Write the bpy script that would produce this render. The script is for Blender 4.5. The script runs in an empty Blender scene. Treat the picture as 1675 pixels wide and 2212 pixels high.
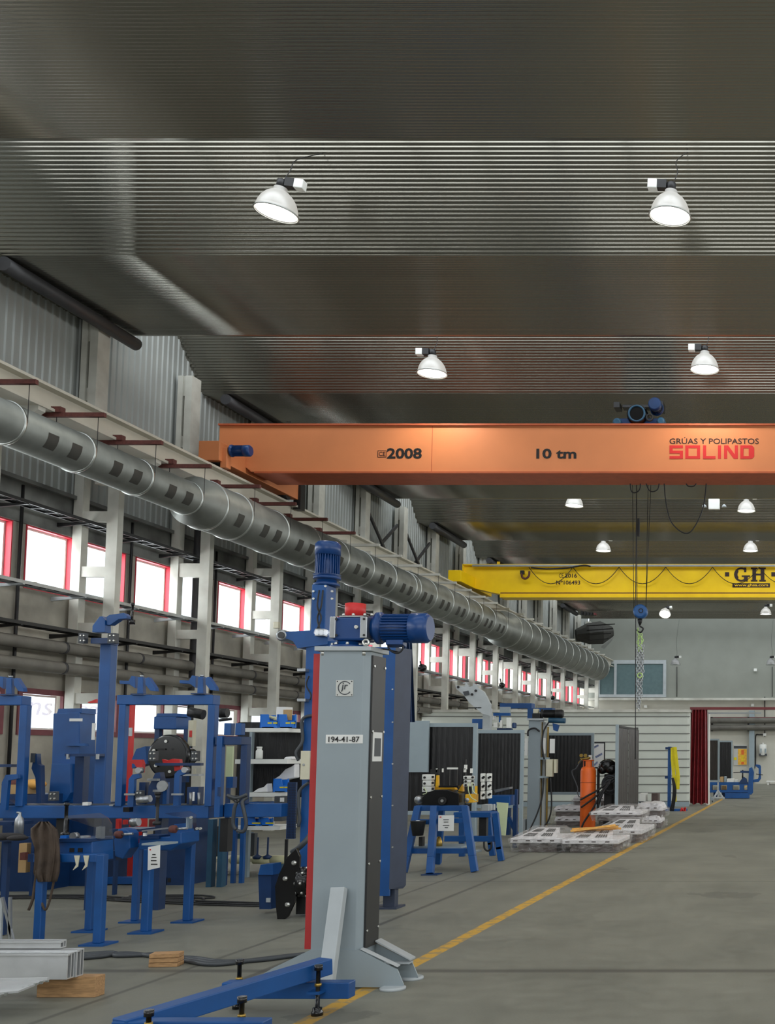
import bpy, math, random
from mathutils import Vector, Matrix
random.seed(7)
C = bpy.context.scene.collection
sc = bpy.context.scene
# ------------------------------------------------------------ camera
F, PX, PY, EYE = 2300.0, 1742.0, 1471.0, 1.6
TILT = math.atan(.069); CT, ST = math.cos(TILT), math.sin(TILT)
cd = bpy.data.cameras.new('camera'); cam = bpy.data.objects.new('camera', cd); C.objects.link(cam)
cam.location = (0, 0, EYE); cam.rotation_euler = (math.pi/2+TILT, 0, 0)
cd.sensor_fit = 'AUTO'; cd.sensor_width = 36; cd.lens = F/2212*36
cd.shift_x = (837.5-PX)/2212; cd.shift_y = (PY-1106)/2212
cd.clip_start = .1; cd.clip_end = 300
sc.camera = cam
# ------------------------------------------------------------ light and exposure
sc.view_settings.view_transform = 'Standard'; sc.view_settings.look = 'None'
sc.view_settings.exposure = 0.2; sc.view_settings.gamma = 1.0; sc.view_settings.use_curve_mapping = False
wd = bpy.data.worlds.new('world'); sc.world = wd; wd.use_nodes = True
wd.node_tree.nodes['Background'].inputs[0].default_value = (.86, .93, 1, 1)
wd.node_tree.nodes['Background'].inputs[1].default_value = 1.6
SKY_W, WIN_W, LAMP_W = 62.0, 520.0, 24.0
Y_ROW0, BAY = 12.0, 5.87            # far edge of a ceiling wing, length of a roof bay
NBAY = range(-4, 8)
WL, WR, YB, YF = -12.0, 13.0, 58.5, -9.0
def area(name, loc, rot, sx, sy, power, col):
    l = bpy.data.lights.new(name, 'AREA'); l.shape = 'RECTANGLE'; l.size = sx; l.size_y = sy
    l.energy = power; l.color = col
    o = bpy.data.objects.new(name, l); C.objects.link(o); o.location = loc; o.rotation_euler = rot
    return o
for k in NBAY:                        # daylight through the glazing of each roof bay
    y = Y_ROW0+BAY*k
    if y+1 > YB: continue
    area('skylight_daylight', (.5, y+.45, 9.95), (math.radians(58), 0, 0), 24, 1.3, SKY_W*3.0, (.93, .97, 1))
area('window_and_fill_light', (WL-.55, 24, 4.65), (0, math.radians(-90), 0), 1.5, 68, WIN_W*4.5, (.95, .98, 1))
area('window_and_fill_light', (WL-.55, 24, 2.2), (0, math.radians(-90), 0), 1.1, 68, WIN_W*1.2, (.95, .98, 1))
area('window_and_fill_light', (WR-.05, 24, 5.0), (0, math.radians(90), 0), 2.2, 64, WIN_W*4.0, (.95, .98, 1))  # added light for a supposed window row on the unseen right wall
area('window_and_fill_light', (0, YF+.1, 4.5), (math.radians(90), 0, 0), 14, 4, 620, (.95, .98, 1))  # added fill light at the unseen wall behind the camera, no window there
# ------------------------------------------------------------ pixel -> point at a known depth
def G(x, y, Y):
    u = (x-PX)/F; v = (PY-y)/F
    d = (u, CT-v*ST, ST+v*CT); k = Y/d[1]
    return Vector((d[0]*k, Y, EYE+d[2]*k))
def GF(x, y, z=0):
    u = (x-PX)/F; v = (PY-y)/F
    d = (u, CT-v*ST, ST+v*CT); k = (z-EYE)/d[2]
    return Vector((d[0]*k, d[1]*k, z))
# ------------------------------------------------------------ materials
def lin(c):
    return tuple(((v/255)/12.92 if v/255 <= .04045 else ((v/255+.055)/1.055)**2.4) for v in c)+(1,)
M = {}
def mat(name, col, rough=.5, metal=0, var=.12, scale=6, bump=0, bscale=60, dirt=None, spec=.5, stretch=None):
    m = bpy.data.materials.new(name); m.use_nodes = True; nt = m.node_tree; b = nt.nodes['Principled BSDF']
    b.inputs['Roughness'].default_value = rough; b.inputs['Metallic'].default_value = metal
    b.inputs['Specular IOR Level'].default_value = spec
    c = lin(col)
    tc = nt.nodes.new('ShaderNodeTexCoord'); mp = nt.nodes.new('ShaderNodeMapping')
    nt.links.new(tc.outputs['Object'], mp.inputs[0])
    if stretch: mp.inputs['Scale'].default_value = stretch
    n = nt.nodes.new('ShaderNodeTexNoise'); n.inputs['Scale'].default_value = scale; n.inputs['Detail'].default_value = 5
    nt.links.new(mp.outputs[0], n.inputs['Vector'])
    r = nt.nodes.new('ShaderNodeValToRGB')
    r.color_ramp.elements[0].position = .3; r.color_ramp.elements[1].position = .7
    lo = [v*(1-var) for v in c[:3]]+[1]; hi = [min(1, v*(1+var)) for v in c[:3]]+[1]
    if dirt: lo = list(lin(dirt))
    r.color_ramp.elements[0].color = lo; r.color_ramp.elements[1].color = hi
    nt.links.new(n.outputs[0], r.inputs[0]); nt.links.new(r.outputs[0], b.inputs['Base Color'])
    if bump:
        n2 = nt.nodes.new('ShaderNodeTexNoise'); n2.inputs['Scale'].default_value = bscale; n2.inputs['Detail'].default_value = 4
        bp = nt.nodes.new('ShaderNodeBump'); bp.inputs['Strength'].default_value = bump; bp.inputs['Distance'].default_value = .02
        nt.links.new(mp.outputs[0], n2.inputs['Vector']); nt.links.new(n2.outputs[0], bp.inputs['Height'])
        nt.links.new(bp.outputs[0], b.inputs['Normal'])
    M[name] = m; return m
mat('blue', (12, 74, 136), .42, var=.16, scale=4)
mat('dark_blue', (10, 48, 92), .4, var=.15)
mat('motor_blue', (12, 60, 118), .35, var=.1)
mat('slate', (48, 58, 78), .5)
mat('bin_blue', (20, 110, 205), .4, var=.05)
mat('teal_blue', (30, 74, 100), .4)
mat('column_grey', (142, 153, 158), .45, var=.04, scale=3)
mat('light_grey', (172, 178, 180), .45, var=.06)
mat('panel_grey', (146, 160, 166), .45, var=.03)
mat('black_panel', (38, 38, 38), .45, var=.1)
mat('black', (20, 20, 21), .5, var=.2)
mat('gloss_black', (14, 14, 15), .22, var=.1)
mat('dark_steel', (48, 48, 48), .45, metal=.6)
mat('bolt', (205, 205, 200), .3, metal=.9, var=.05)
mat('steel', (165, 168, 170), .35, metal=.85, var=.12, scale=12)
mat('galv', (128, 131, 126), .5, metal=.75, var=.16, scale=3, bump=.05, bscale=12)
mat('galv_bright', (178, 182, 178), .35, metal=.9, var=.06)
mat('grille', (62, 62, 58), .6, metal=.3)
mat('mesh_dark', (40, 42, 46), .6)
mat('alu', (205, 207, 208), .38, metal=.6, var=.08)
mat('red', (200, 38, 36), .45, var=.06)
mat('red_strip', (170, 42, 42), .45, var=.08)
mat('curtain_red', (116, 22, 28), .5, var=.18, scale=3)
mat('rail_red', (110, 44, 46), .5)
mat('frame_red', (190, 36, 56), .5, var=.1)
mat('frame_red_shaded', (112, 58, 64), .6, var=.15)  # frame red as it looks in shade, the shade put into the colour
mat('faint_print', (190, 170, 180), .6)
mat('rust', (92, 48, 42), .7, var=.25, scale=20)
mat('white_steel', (200, 200, 190), .5, var=.07, scale=2.5, dirt=(178, 176, 166))
mat('beige_steel', (192, 188, 174), .5, var=.08, scale=2)
mat('shade_white', (225, 226, 220), .5, var=.04)
mat('orange_crane', (212, 130, 80), .5, var=.05, scale=1.5)
mat('orange_under', (176, 84, 44), .6, var=.1)  # darker orange: shade of the girder underside put into the colour, seams share it
mat('yellow_crane', (252, 206, 0), .42, var=.08, scale=2)
mat('yellow', (232, 176, 20), .45, var=.12)
mat('strap_yellow', (222, 205, 30), .7, var=.15)
mat('orange_gas', (236, 104, 30), .42, var=.1, scale=5)
mat('ink', (42, 14, 14), .5, var=0)
mat('ink_black', (22, 20, 20), .5, var=0)
mat('ink_red', (205, 36, 34), .5, var=0)
mat('paper', (226, 226, 222), .7, var=.03)
mat('paper_print', (120, 130, 160), .7, var=.5, scale=30)
mat('plate', (196, 197, 192), .4, metal=.3, var=.04)
mat('cream', (205, 200, 176), .5, var=.06)
mat('green_pale', (190, 200, 160), .5, var=.05)
mat('wood', (172, 134, 92), .7, var=.25, scale=14, stretch=(1, 8, 8))
mat('wood_yellow', (226, 168, 84), .6, var=.15, scale=14)
mat('cardboard', (182, 150, 104), .8, var=.1)
mat('rubber', (28, 29, 31), .55, var=.15)
mat('hose_grey', (62, 66, 70), .5)
mat('apron', (74, 62, 52), .9, var=.35, scale=9, bump=.4, bscale=20)
mat('glove', (44, 42, 42), .9, var=.2, bump=.4, bscale=25)
mat('rag', (222, 222, 222), .9, var=.08)
mat('brass', (170, 140, 70), .35, metal=.8)
mat('screen_dark', (19, 19, 20), .35, var=.35, scale=5, bump=.5, bscale=7, stretch=(6, 6, .7))
mat('screen_brown', (58, 53, 48), .4, var=.3, scale=5, bump=.5, bscale=7, stretch=(6, 6, .6))
mat('pipe_grey', (104, 101, 93), .6, var=.2, scale=3, bump=.25, bscale=14)
mat('pipe_dark', (58, 58, 60), .5)
mat('concrete', (168, 163, 150), .85, var=.12, scale=1.6, bump=.25, bscale=9, dirt=(138, 134, 124))
mat('lintel', (112, 114, 110), .85, var=.2, scale=1.8, bump=.25, bscale=9, dirt=(76, 76, 74))
mat('plaster', (196, 194, 182), .85, var=.05, scale=1.5)
mat('back_wall', (138, 141, 132), .85, var=.05, scale=1.2)
mat('booth', (196, 200, 190), .5, var=.04, scale=2)
mat('booth_groove', (96, 96, 92), .6)
mat('rib_panel', (158, 162, 158), .5, metal=.15, var=.08, scale=1.2)
mat('tyvek', (225, 222, 222), .45, var=.06, scale=8)
mat('carton', (84, 70, 66), .7, var=.2, scale=12)
mat('poster_yellow', (236, 180, 60), .5, var=.2, scale=9)
mat('poster_orange', (226, 110, 40), .5, var=.1)
mat('window_grey', (96, 116, 118), .15, var=.06)
mat('hook_blue', (34, 84, 140), .35, var=.05)
mat('chain_green', (170, 200, 120), .5)
mat('rag_pale', (200, 198, 160), .8)

def shader_floor():
    m = bpy.data.materials.new('floor_concrete'); m.use_nodes = True; nt = m.node_tree; b = nt.nodes['Principled BSDF']
    L = nt.links.new
    def N(t, **k):
        n = nt.nodes.new(t)
        for a, v in k.items(): setattr(n, a, v)
        return n
    def mth(op, a, bb=None, c=None):
        n = N('ShaderNodeMath', operation=op)
        for i, v in enumerate((a, bb, c)):
            if v is None: continue
            if isinstance(v, (int, float)): n.inputs[i].default_value = v
            else: L(v, n.inputs[i])
        return n.outputs[0]
    tc = N('ShaderNodeTexCoord'); sp = N('ShaderNodeSeparateXYZ'); L(tc.outputs['Object'], sp.inputs[0])
    X, Yc = sp.outputs[0], sp.outputs[1]
    def noise(s, d=5, vec=None):
        n = N('ShaderNodeTexNoise'); n.inputs['Scale'].default_value = s; n.inputs['Detail'].default_value = d
        L(vec or tc.outputs['Object'], n.inputs['Vector']); return n.outputs[0]
    mp = N('ShaderNodeMapping'); mp.inputs['Scale'].default_value = (1, .25, 1); L(tc.outputs['Object'], mp.inputs[0])
    n1 = noise(.9, 6); n2 = noise(7, 6); n3 = noise(1.6, 4, mp.outputs[0]); n4 = noise(60, 3)
    r = N('ShaderNodeValToRGB'); e = r.color_ramp.elements
    e[0].position = .3; e[0].color = lin((96, 97, 88)); e[1].position = .7; e[1].color = lin((140, 139, 126))
    s = mth('ADD', mth('MULTIPLY', n1, .4), mth('ADD', mth('MULTIPLY', n2, .25), mth('ADD', mth('MULTIPLY', n3, .25), mth('MULTIPLY', n4, .1))))
    L(s, r.inputs[0])
    def line(coord, c, hw, soft=.01):      # 1 inside |coord-c|<hw
        d = mth('ABSOLUTE', mth('SUBTRACT', coord, c))
        return mth('SUBTRACT', 1, mth('MINIMUM', 1, mth('MAXIMUM', 0, mth('DIVIDE', mth('SUBTRACT', d, hw), soft))))
    def mix(fac, a, bb):
        n = N('ShaderNodeMix', data_type='RGBA'); L(fac, n.inputs[0])
        if isinstance(a, tuple): n.inputs[6].default_value = a
        else: L(a, n.inputs[6])
        n.inputs[7].default_value = bb
        return n.outputs[2]
    wob = mth('ADD', X, mth('MULTIPLY', mth('SUBTRACT', n2, .5), .015))
    col = r.outputs[0]
    worn = mth('MULTIPLY', mth('GREATER_THAN', n1, .36), 1.0)
    for c, hw, a in ((-4.02, .018, .55), (-4.62, .012, .5), (-6.4, .01, .3), (1.1, .01, .4)):
        col = mix(mth('MULTIPLY', line(wob, c, hw, .02), a), col, lin((48, 48, 45)))
    wy = mth('ADD', Yc, mth('MULTIPLY', mth('SUBTRACT', n2, .5), .02))
    col = mix(mth('MULTIPLY', line(wy, 8.02, .03, .05), .6), col, lin((62, 61, 57)))
    for c in (13.6, 19.2, 24.8, 31): col = mix(mth('MULTIPLY', line(wy, c, .012, .03), .4), col, lin((60, 60, 56)))
    # yellow aisle line, worn
    yl = mth('MULTIPLY', line(wob, -3.0, .052, .012), mth('MINIMUM', 1, mth('ADD', .45, mth('MULTIPLY', mth('GREATER_THAN', noise(9, 6), .46), .5))))
    col = mix(yl, col, lin((205, 158, 52)))
    # dark oil stains with a shape of their own
    st = noise(.55, 3); stm = mth('MULTIPLY', mth('GREATER_THAN', mth('ADD', st, mth('MULTIPLY', n2, .12)), .72), .35)
    col = mix(stm, col, lin((70, 70, 66)))
    L(col, b.inputs['Base Color'])
    rr = mth('ADD', .42, mth('MULTIPLY', n2, .3)); L(rr, b.inputs['Roughness'])
    bp = N('ShaderNodeBump'); bp.inputs['Strength'].default_value = .12; bp.inputs['Distance'].default_value = .01
    L(n2, bp.inputs['Height']); L(bp.outputs[0], b.inputs['Normal'])
    M['floor'] = m
shader_floor()
def shader_ceiling():
    m = bpy.data.materials.new('ceiling_sheet'); m.use_nodes = True; nt = m.node_tree; b = nt.nodes['Principled BSDF']
    b.inputs['Metallic'].default_value = .92
    b.inputs['Base Color'].default_value = lin((156, 154, 145)); b.inputs['Roughness'].default_value = .28
    tc = nt.nodes.new('ShaderNodeTexCoord'); mp = nt.nodes.new('ShaderNodeMapping'); mp.inputs['Scale'].default_value = (1, .16, .16)
    nt.links.new(tc.outputs['Object'], mp.inputs[0])
    n = nt.nodes.new('ShaderNodeTexNoise'); n.inputs['Scale'].default_value = .9; n.inputs['Detail'].default_value = 0
    nt.links.new(mp.outputs[0], n.inputs['Vector'])
    bp = nt.nodes.new('ShaderNodeBump'); bp.inputs['Strength'].default_value = .35; bp.inputs['Distance'].default_value = .08
    nt.links.new(n.outputs[0], bp.inputs['Height']); nt.links.new(bp.outputs[0], b.inputs['Normal'])
    r = nt.nodes.new('ShaderNodeMapRange'); r.inputs[3].default_value = .14; r.inputs[4].default_value = .26
    nt.links.new(n.outputs[0], r.inputs[0]); nt.links.new(r.outputs[0], b.inputs['Roughness'])
    M['ceiling'] = m
shader_ceiling()
def shader_pane():
    m = bpy.data.materials.new('window_glass'); m.use_nodes = True; nt = m.node_tree; nt.nodes.clear()
    o = nt.nodes.new('ShaderNodeOutputMaterial'); mx = nt.nodes.new('ShaderNodeMixShader'); t = nt.nodes.new('ShaderNodeBsdfTransparent')
    g = nt.nodes.new('ShaderNodeBsdfGlossy'); g.inputs['Roughness'].default_value = .05; mx.inputs[0].default_value = .06
    t.inputs[0].default_value = (.96, .98, .98, 1)
    nt.links.new(t.outputs[0], mx.inputs[1]); nt.links.new(g.outputs[0], mx.inputs[2]); nt.links.new(mx.outputs[0], o.inputs[0])
    M['pane'] = m
    m = bpy.data.materials.new('clear_film'); m.use_nodes = True; nt = m.node_tree; nt.nodes.clear()
    o = nt.nodes.new('ShaderNodeOutputMaterial'); mx = nt.nodes.new('ShaderNodeMixShader'); t = nt.nodes.new('ShaderNodeBsdfTransparent')
    g = nt.nodes.new('ShaderNodeBsdfPrincipled'); g.inputs['Roughness'].default_value = .18; g.inputs['Base Color'].default_value = (.62, .6, .58, 1)
    n = nt.nodes.new('ShaderNodeTexNoise'); n.inputs['Scale'].default_value = 9; n.inputs['Detail'].default_value = 4
    r = nt.nodes.new('ShaderNodeMapRange'); r.inputs[1].default_value = .35; r.inputs[2].default_value = .7; r.inputs[3].default_value = .08; r.inputs[4].default_value = .4
    bp = nt.nodes.new('ShaderNodeBump'); bp.inputs['Strength'].default_value = .8; bp.inputs['Distance'].default_value = .03
    nt.links.new(n.outputs[0], r.inputs[0]); nt.links.new(r.outputs[0], mx.inputs[0]); nt.links.new(n.outputs[0], bp.inputs['Height']); nt.links.new(bp.outputs[0], g.inputs['Normal'])
    nt.links.new(t.outputs[0], mx.inputs[1]); nt.links.new(g.outputs[0], mx.inputs[2]); nt.links.new(mx.outputs[0], o.inputs[0])
    M['film'] = m
    m = bpy.data.materials.new('acrylic_guard'); m.use_nodes = True; nt = m.node_tree; nt.nodes.clear()
    o = nt.nodes.new('ShaderNodeOutputMaterial'); mx = nt.nodes.new('ShaderNodeMixShader'); t = nt.nodes.new('ShaderNodeBsdfTransparent')
    g = nt.nodes.new('ShaderNodeBsdfGlossy'); g.inputs['Roughness'].default_value = .1; mx.inputs[0].default_value = .16
    t.inputs[0].default_value = (.85, .88, .92, 1)
    nt.links.new(t.outputs[0], mx.inputs[1]); nt.links.new(g.outputs[0], mx.inputs[2]); nt.links.new(mx.outputs[0], o.inputs[0])
    M['acrylic'] = m
    m = bpy.data.materials.new('lamp_glass'); m.use_nodes = True; b = m.node_tree.nodes['Principled BSDF']
    b.inputs['Emission Color'].default_value = (1, .95, .86, 1); b.inputs['Emission Strength'].default_value = 4
    M['lamp_on'] = m
    m = bpy.data.materials.new('lamp_shade_prismatic'); m.use_nodes = True; nt = m.node_tree; b = nt.nodes['Principled BSDF']
    b.inputs['Base Color'].default_value = (.36, .36, .35, 1); b.inputs['Roughness'].default_value = .35; b.inputs['Metallic'].default_value = .3
    o = nt.nodes['Material Output']; mx = nt.nodes.new('ShaderNodeMixShader'); tr = nt.nodes.new('ShaderNodeBsdfTranslucent'); tr.inputs[0].default_value = (.9, .9, .88, 1)
    mx.inputs[0].default_value = .1
    nt.links.new(b.outputs[0], mx.inputs[1]); nt.links.new(tr.outputs[0], mx.inputs[2]); nt.links.new(mx.outputs[0], o.inputs[0])
    M['lamp_shade'] = m
shader_pane()
# ------------------------------------------------------------ mesh helpers
ROOT = {}
class MB:
    def __init__(s): s.v = []; s.f = []; s.sm = []; s.st = []
    def add(s, vs, fs, smooth=False):
        o = len(s.v); s.st.append(o); s.v += [tuple(p) for p in vs]
        for f in fs: s.f.append([i+o for i in f]); s.sm.append(smooth)
        return s
    def box(s, x0, x1, y0, y1, z0, z1):
        v = [(x, y, z) for z in (z0, z1) for y in (y0, y1) for x in (x0, x1)]
        return s.add(v, [(0, 2, 3, 1), (4, 5, 7, 6), (0, 1, 5, 4), (2, 6, 7, 3), (0, 4, 6, 2), (1, 3, 7, 5)])
    def obox(s, c, size, R=None):
        c = Vector(c); a, b, d = [q/2 for q in size]; R = R or Matrix.Identity(3)
        v = [c+R@Vector((x, y, z)) for z in (-d, d) for y in (-b, b) for x in (-a, a)]
        return s.add(v, [(0, 2, 3, 1), (4, 5, 7, 6), (0, 1, 5, 4), (2, 6, 7, 3), (0, 4, 6, 2), (1, 3, 7, 5)])
    def bar(s, p, q, w, h, up=(0, 0, 1)):
        p, q = Vector(p), Vector(q); d = (q-p); L = d.length; d.normalize()
        u = Vector(up)
        if abs(d.dot(u)) > .98: u = Vector((0, 1, 0))
        sd = d.cross(u).normalized(); u2 = sd.cross(d)
        R = Matrix((sd, d, u2)).transposed()
        return s.obox((p+q)/2, (w, L, h), R)
    def frame_(s, d):
        d = Vector(d).normalized(); u = Vector((0, 0, 1)) if abs(d.z) < .9 else Vector((0, 1, 0))
        a = d.cross(u).normalized(); return d, a, d.cross(a)
    def lathe(s, p, d, prof, n=20, smooth=True, caps=True, a0=0):
        p = Vector(p); d, a, b = s.frame_(d); vs = []; fs = []
        for t, r in prof:
            for i in range(n):
                an = a0+2*math.pi*i/n; vs.append(p+d*t+(a*math.cos(an)+b*math.sin(an))*r)
        for k in range(len(prof)-1):
            for i in range(n):
                j = (i+1) % n; fs.append((k*n+i, k*n+j, (k+1)*n+j, (k+1)*n+i))
        s.add(vs, fs, smooth)
        if caps:
            m = len(prof)-1; o = len(s.v)-len(vs)
            s.f.append([o+i for i in reversed(range(n))]); s.sm.append(False)
            s.f.append([o+m*n+i for i in range(n)]); s.sm.append(False)
        return s
    def cyl(s, p, q, r, n=16, r2=None):
        p, q = Vector(p), Vector(q); L = (q-p).length
        return s.lathe(p, q-p, [(0, r), (L, r if r2 is None else r2)], n)
    def path(s, pts, r, n=8, sub=5, closed=False):
        P = [Vector(p) for p in pts]
        if sub > 1 and len(P) > 2:
            Q = []
            m = len(P)
            for i in range(m if closed else m-1):
                g = lambda j: P[j % m] if closed else P[max(0, min(m-1, j))]
                a, b, c, d = g(i-1), g(i), g(i+1), g(i+2)
                for k in range(sub):
                    t = k/sub
                    Q.append(.5*((2*b)+(c-a)*t+(2*a-5*b+4*c-d)*t*t+(3*b-a-3*c+d)*t*t*t))
            if not closed: Q.append(P[-1])
            P = Q
        m = len(P); vs = []; fs = []; pa = None
        for i in range(m):
            t = (P[(i+1) % m]-P[i-1]) if closed else (P[min(m-1, i+1)]-P[max(0, i-1)])
            if t.length < 1e-9: t = Vector((0, 0, 1))
            t.normalize()
            if pa is None:
                _, pa, _b = s.frame_(t)
            pa = (pa-t*pa.dot(t))
            if pa.length < 1e-6: _, pa, _b = s.frame_(t)
            pa.normalize(); b = t.cross(pa)
            for k in range(n):
                an = 2*math.pi*k/n; vs.append(P[i]+(pa*math.cos(an)+b*math.sin(an))*r)
        for i in range(m if closed else m-1):
            for k in range(n):
                j = (k+1) % n; i2 = (i+1) % m; fs.append((i*n+k, i*n+j, i2*n+j, i2*n+k))
        if not closed:
            fs.append(tuple(reversed(range(n)))); fs.append(tuple((m-1)*n+k for k in range(n)))
        return s.add(vs, fs, True)
    def prism(s, pts, vec):
        P = [Vector(p) for p in pts]; n = len(P); vec = Vector(vec)
        nrm = Vector((0, 0, 0))
        for i in range(n): nrm += P[i].cross(P[(i+1) % n])
        if nrm.dot(vec) > 0: P.reverse()
        vs = P+[p+vec for p in P]
        fs = [tuple(range(n)), tuple(n+i for i in reversed(range(n)))]+[(i, n+i, n+(i+1) % n, (i+1) % n) for i in range(n)]
        return s.add(vs, fs)
    def sph(s, c, r, sz=(1, 1, 1), n=14, m=8):
        c = Vector(c); vs = []; fs = []
        for i in range(m+1):
            ph = math.pi*i/m
            for j in range(n):
                th = 2*math.pi*j/n
                vs.append(c+Vector((math.sin(ph)*math.cos(th)*r*sz[0], math.sin(ph)*math.sin(th)*r*sz[1], math.cos(ph)*r*sz[2])))
        for i in range(m):
            for j in range(n): fs.append((i*n+j, (i+1)*n+j, (i+1)*n+(j+1) % n, i*n+(j+1) % n))
        return s.add(vs, fs, True)
    def torus(s, c, axis, R, r, n=24, k=8):
        d, a, b = s.frame_(axis); c = Vector(c)
        return s.path([c+(a*math.cos(2*math.pi*i/n)+b*math.sin(2*math.pi*i/n))*R for i in range(n)], r, k, 1, True)
    # pieces laid out from the photograph, each at its own depth with real thickness
    def pb(s, x0, y0, x1, y1, Y, d=.1):
        ym = (y0+y1)/2; xb = x1
        if x1 < 1700 and d > .02:
            sh = (PX-x1)*d/(Y+d); mx = .4*(x1-x0)
            if sh > mx: d *= mx/sh; sh = mx
            xb = x1-sh
        a = G(x0, ym, Y).x; b = G(xb, ym, Y).x; za = G(x0, y1, Y).z; zb = G(x1, y0, Y).z
        return s.box(a, b, Y, Y+d, za, zb)
    def pp(s, pts, Y, d=.05):
        xa, xb = min(p[0] for p in pts), max(p[0] for p in pts)
        if d > .05 and xb < 1700:
            sh = (PX-xb)*d/(Y+d); mx = .35*(xb-xa)
            if sh > mx: d *= mx/sh; sh = mx
            k = 1-sh/(xb-xa); pts = [(xa+(x-xa)*k, y) for x, y in pts]
        return s.prism([G(x, y, Y) for x, y in pts], (0, d, 0))
    def pt(s, pts, r, n=8, sub=5): return s.path([G(*p) for p in pts], r, n, sub)
    def pc(s, x, y, Y, r, L=.05, n=20): return s.lathe(G(x, y, Y), (0, 1, 0), [(0, r), (L, r)], n)
    def split(s, name, m, parent, bevel=0):
        st = s.st+[len(s.v)]; out = []
        for a, b in zip(st, st[1:]):
            k = MB(); k.v = s.v[a:b]
            for f, q in zip(s.f, s.sm):
                if a <= f[0] < b: k.f.append([i-a for i in f]); k.sm.append(q)
            out.append(k.build(name, m, parent, bevel))
        return out[0]
    def build(s, name, m, parent=None, bevel=0, weld=False):
        off = Vector((0, 0, 0))
        if parent is not None: off = ROOT.get(parent.name, Vector((0, 0, 0)))
        else:
            xs = [p[0] for p in s.v]; ys = [p[1] for p in s.v]; zs = [p[2] for p in s.v]
            off = Vector(((min(xs)+max(xs))/2, (min(ys)+max(ys))/2, min(zs)))
        me = bpy.data.meshes.new(name); me.from_pydata([tuple(Vector(p)-off) for p in s.v], [], s.f)
        me.polygons.foreach_set('use_smooth', s.sm); me.materials.append(M[m]); me.update()
        o = bpy.data.objects.new(name, me); C.objects.link(o)
        if parent is not None: o.parent = parent; ROOT[o.name] = off
        else: o.location = off; ROOT[o.name] = off
        if bevel:
            b = o.modifiers.new('bevel', 'BEVEL'); b.width = bevel; b.segments = 2; b.limit_method = 'ANGLE'; b.angle_limit = .7
        return o
def tag(o, label, cat, group=None, kind=None):
    if label: o['label'] = label
    if cat: o['category'] = cat
    if group: o['group'] = group
    if kind: o['kind'] = kind
    return o
def thing(name, label, cat, loc, group=None):
    o = bpy.data.objects.new(name, None); C.objects.link(o); o.location = loc; o.empty_display_size = .1
    ROOT[o.name] = Vector(loc)
    return tag(o, label, cat, group)
def struct(o):
    o['kind'] = 'structure'; return o
def copy_tree(o, loc=None, label=None):
    c = o.copy(); C.objects.link(c)
    if loc is not None: c.location = loc; ROOT[c.name] = Vector(loc)
    if label: c['label'] = label
    for ch in list(o.children):
        d = ch.copy(); C.objects.link(d); d.parent = c
        for g in list(ch.children):
            e = g.copy(); C.objects.link(e); e.parent = d
    return c
ORD = ['nearest', 'second', 'third', 'fourth', 'fifth', 'sixth', 'seventh', 'eighth', 'ninth', 'tenth', 'eleventh', 'twelfth', 'thirteenth', 'fourteenth', 'fifteenth',
       'sixteenth', 'seventeenth', 'eighteenth', 'nineteenth', 'twentieth', 'twenty-first', 'twenty-second', 'twenty-third', 'twenty-fourth', 'twenty-fifth', 'twenty-sixth', 'twenty-seventh',
       'twenty-eighth', 'twenty-ninth', 'thirtieth', 'thirty-first', 'thirty-second', 'thirty-third', 'thirty-fourth', 'thirty-fifth', 'thirty-sixth']
def text_part(s, x0, y0, x1, y1, Y, m, parent, name='lettering', bold=.0, ext=.004, shear=0, axis='-Y', X=None):
    cu = bpy.data.curves.new('t', 'FONT'); cu.body = s; cu.offset = bold; cu.extrude = .01; cu.resolution_u = 3; cu.shear = shear
    to = bpy.data.objects.new('t', cu); C.objects.link(to)
    dg = bpy.context.evaluated_depsgraph_get(); me = bpy.data.meshes.new_from_object(to.evaluated_get(dg))
    bpy.data.objects.remove(to); bpy.data.curves.remove(cu)
    xs = [v.co.x for v in me.vertices]; ys = [v.co.y for v in me.vertices]
    a0, a1, b0, b1 = min(xs), max(xs), min(ys), max(ys)
    A = G(x0, y1, Y); B = G(x1, y0, Y); off = ROOT.get(parent.name, Vector((0, 0, 0)))
    for v in me.vertices:
        tx = (v.co.x-a0)/(a1-a0); ty = (v.co.y-b0)/(b1-b0)
        v.co = Vector((A.x+(B.x-A.x)*tx, Y-ext*(1 if v.co.z > 0 else 0), A.z+(B.z-A.z)*ty))-off
    me.materials.clear(); me.materials.append(M[m]); o = bpy.data.objects.new(name, me); C.objects.link(o); o.parent = parent
    ROOT[o.name] = off
    return o
def motor(parent, p, d, L, r, m='motor_blue', box=None, name='motor'):
    """finned electric motor: p = flange end, d = direction"""
    d = Vector(d).normalized(); p = Vector(p)
    mb = MB(); mb.lathe(p, d, [(0, r*1.12), (L*.07, r*1.12), (L*.08, r*.8), (L*.12, r*.84), (L*.66, r*.84)], 24)
    _, a, b = mb.frame_(d)
    n = 28
    for i in range(n):
        an = 2*math.pi*i/n; u = a*math.cos(an)+b*math.sin(an)
        mb.bar(p+d*L*.13+u*r*.9, p+d*L*.64+u*r*.9, r*.05, r*.2, up=u)
    o = mb.build(name, m, parent)
    mb = MB(); mb.lathe(p, d, [(L*.64, r*.9), (L*.65, r*1.05), (L*.93, r*1.05), (L, r*.85)], 24).build('fan_cover', m, o)
    if box:
        u = Vector(box).normalized(); c = p+d*L*.38+u*r*1.12; mb = MB(); mb.bar(c-d*L*.16, c+d*L*.16, r*.8, r*.35, up=u).build('terminal_box', m, o, bevel=.004)
    return o
# ============================================================ THE HALL
H0 = 8.76
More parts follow.
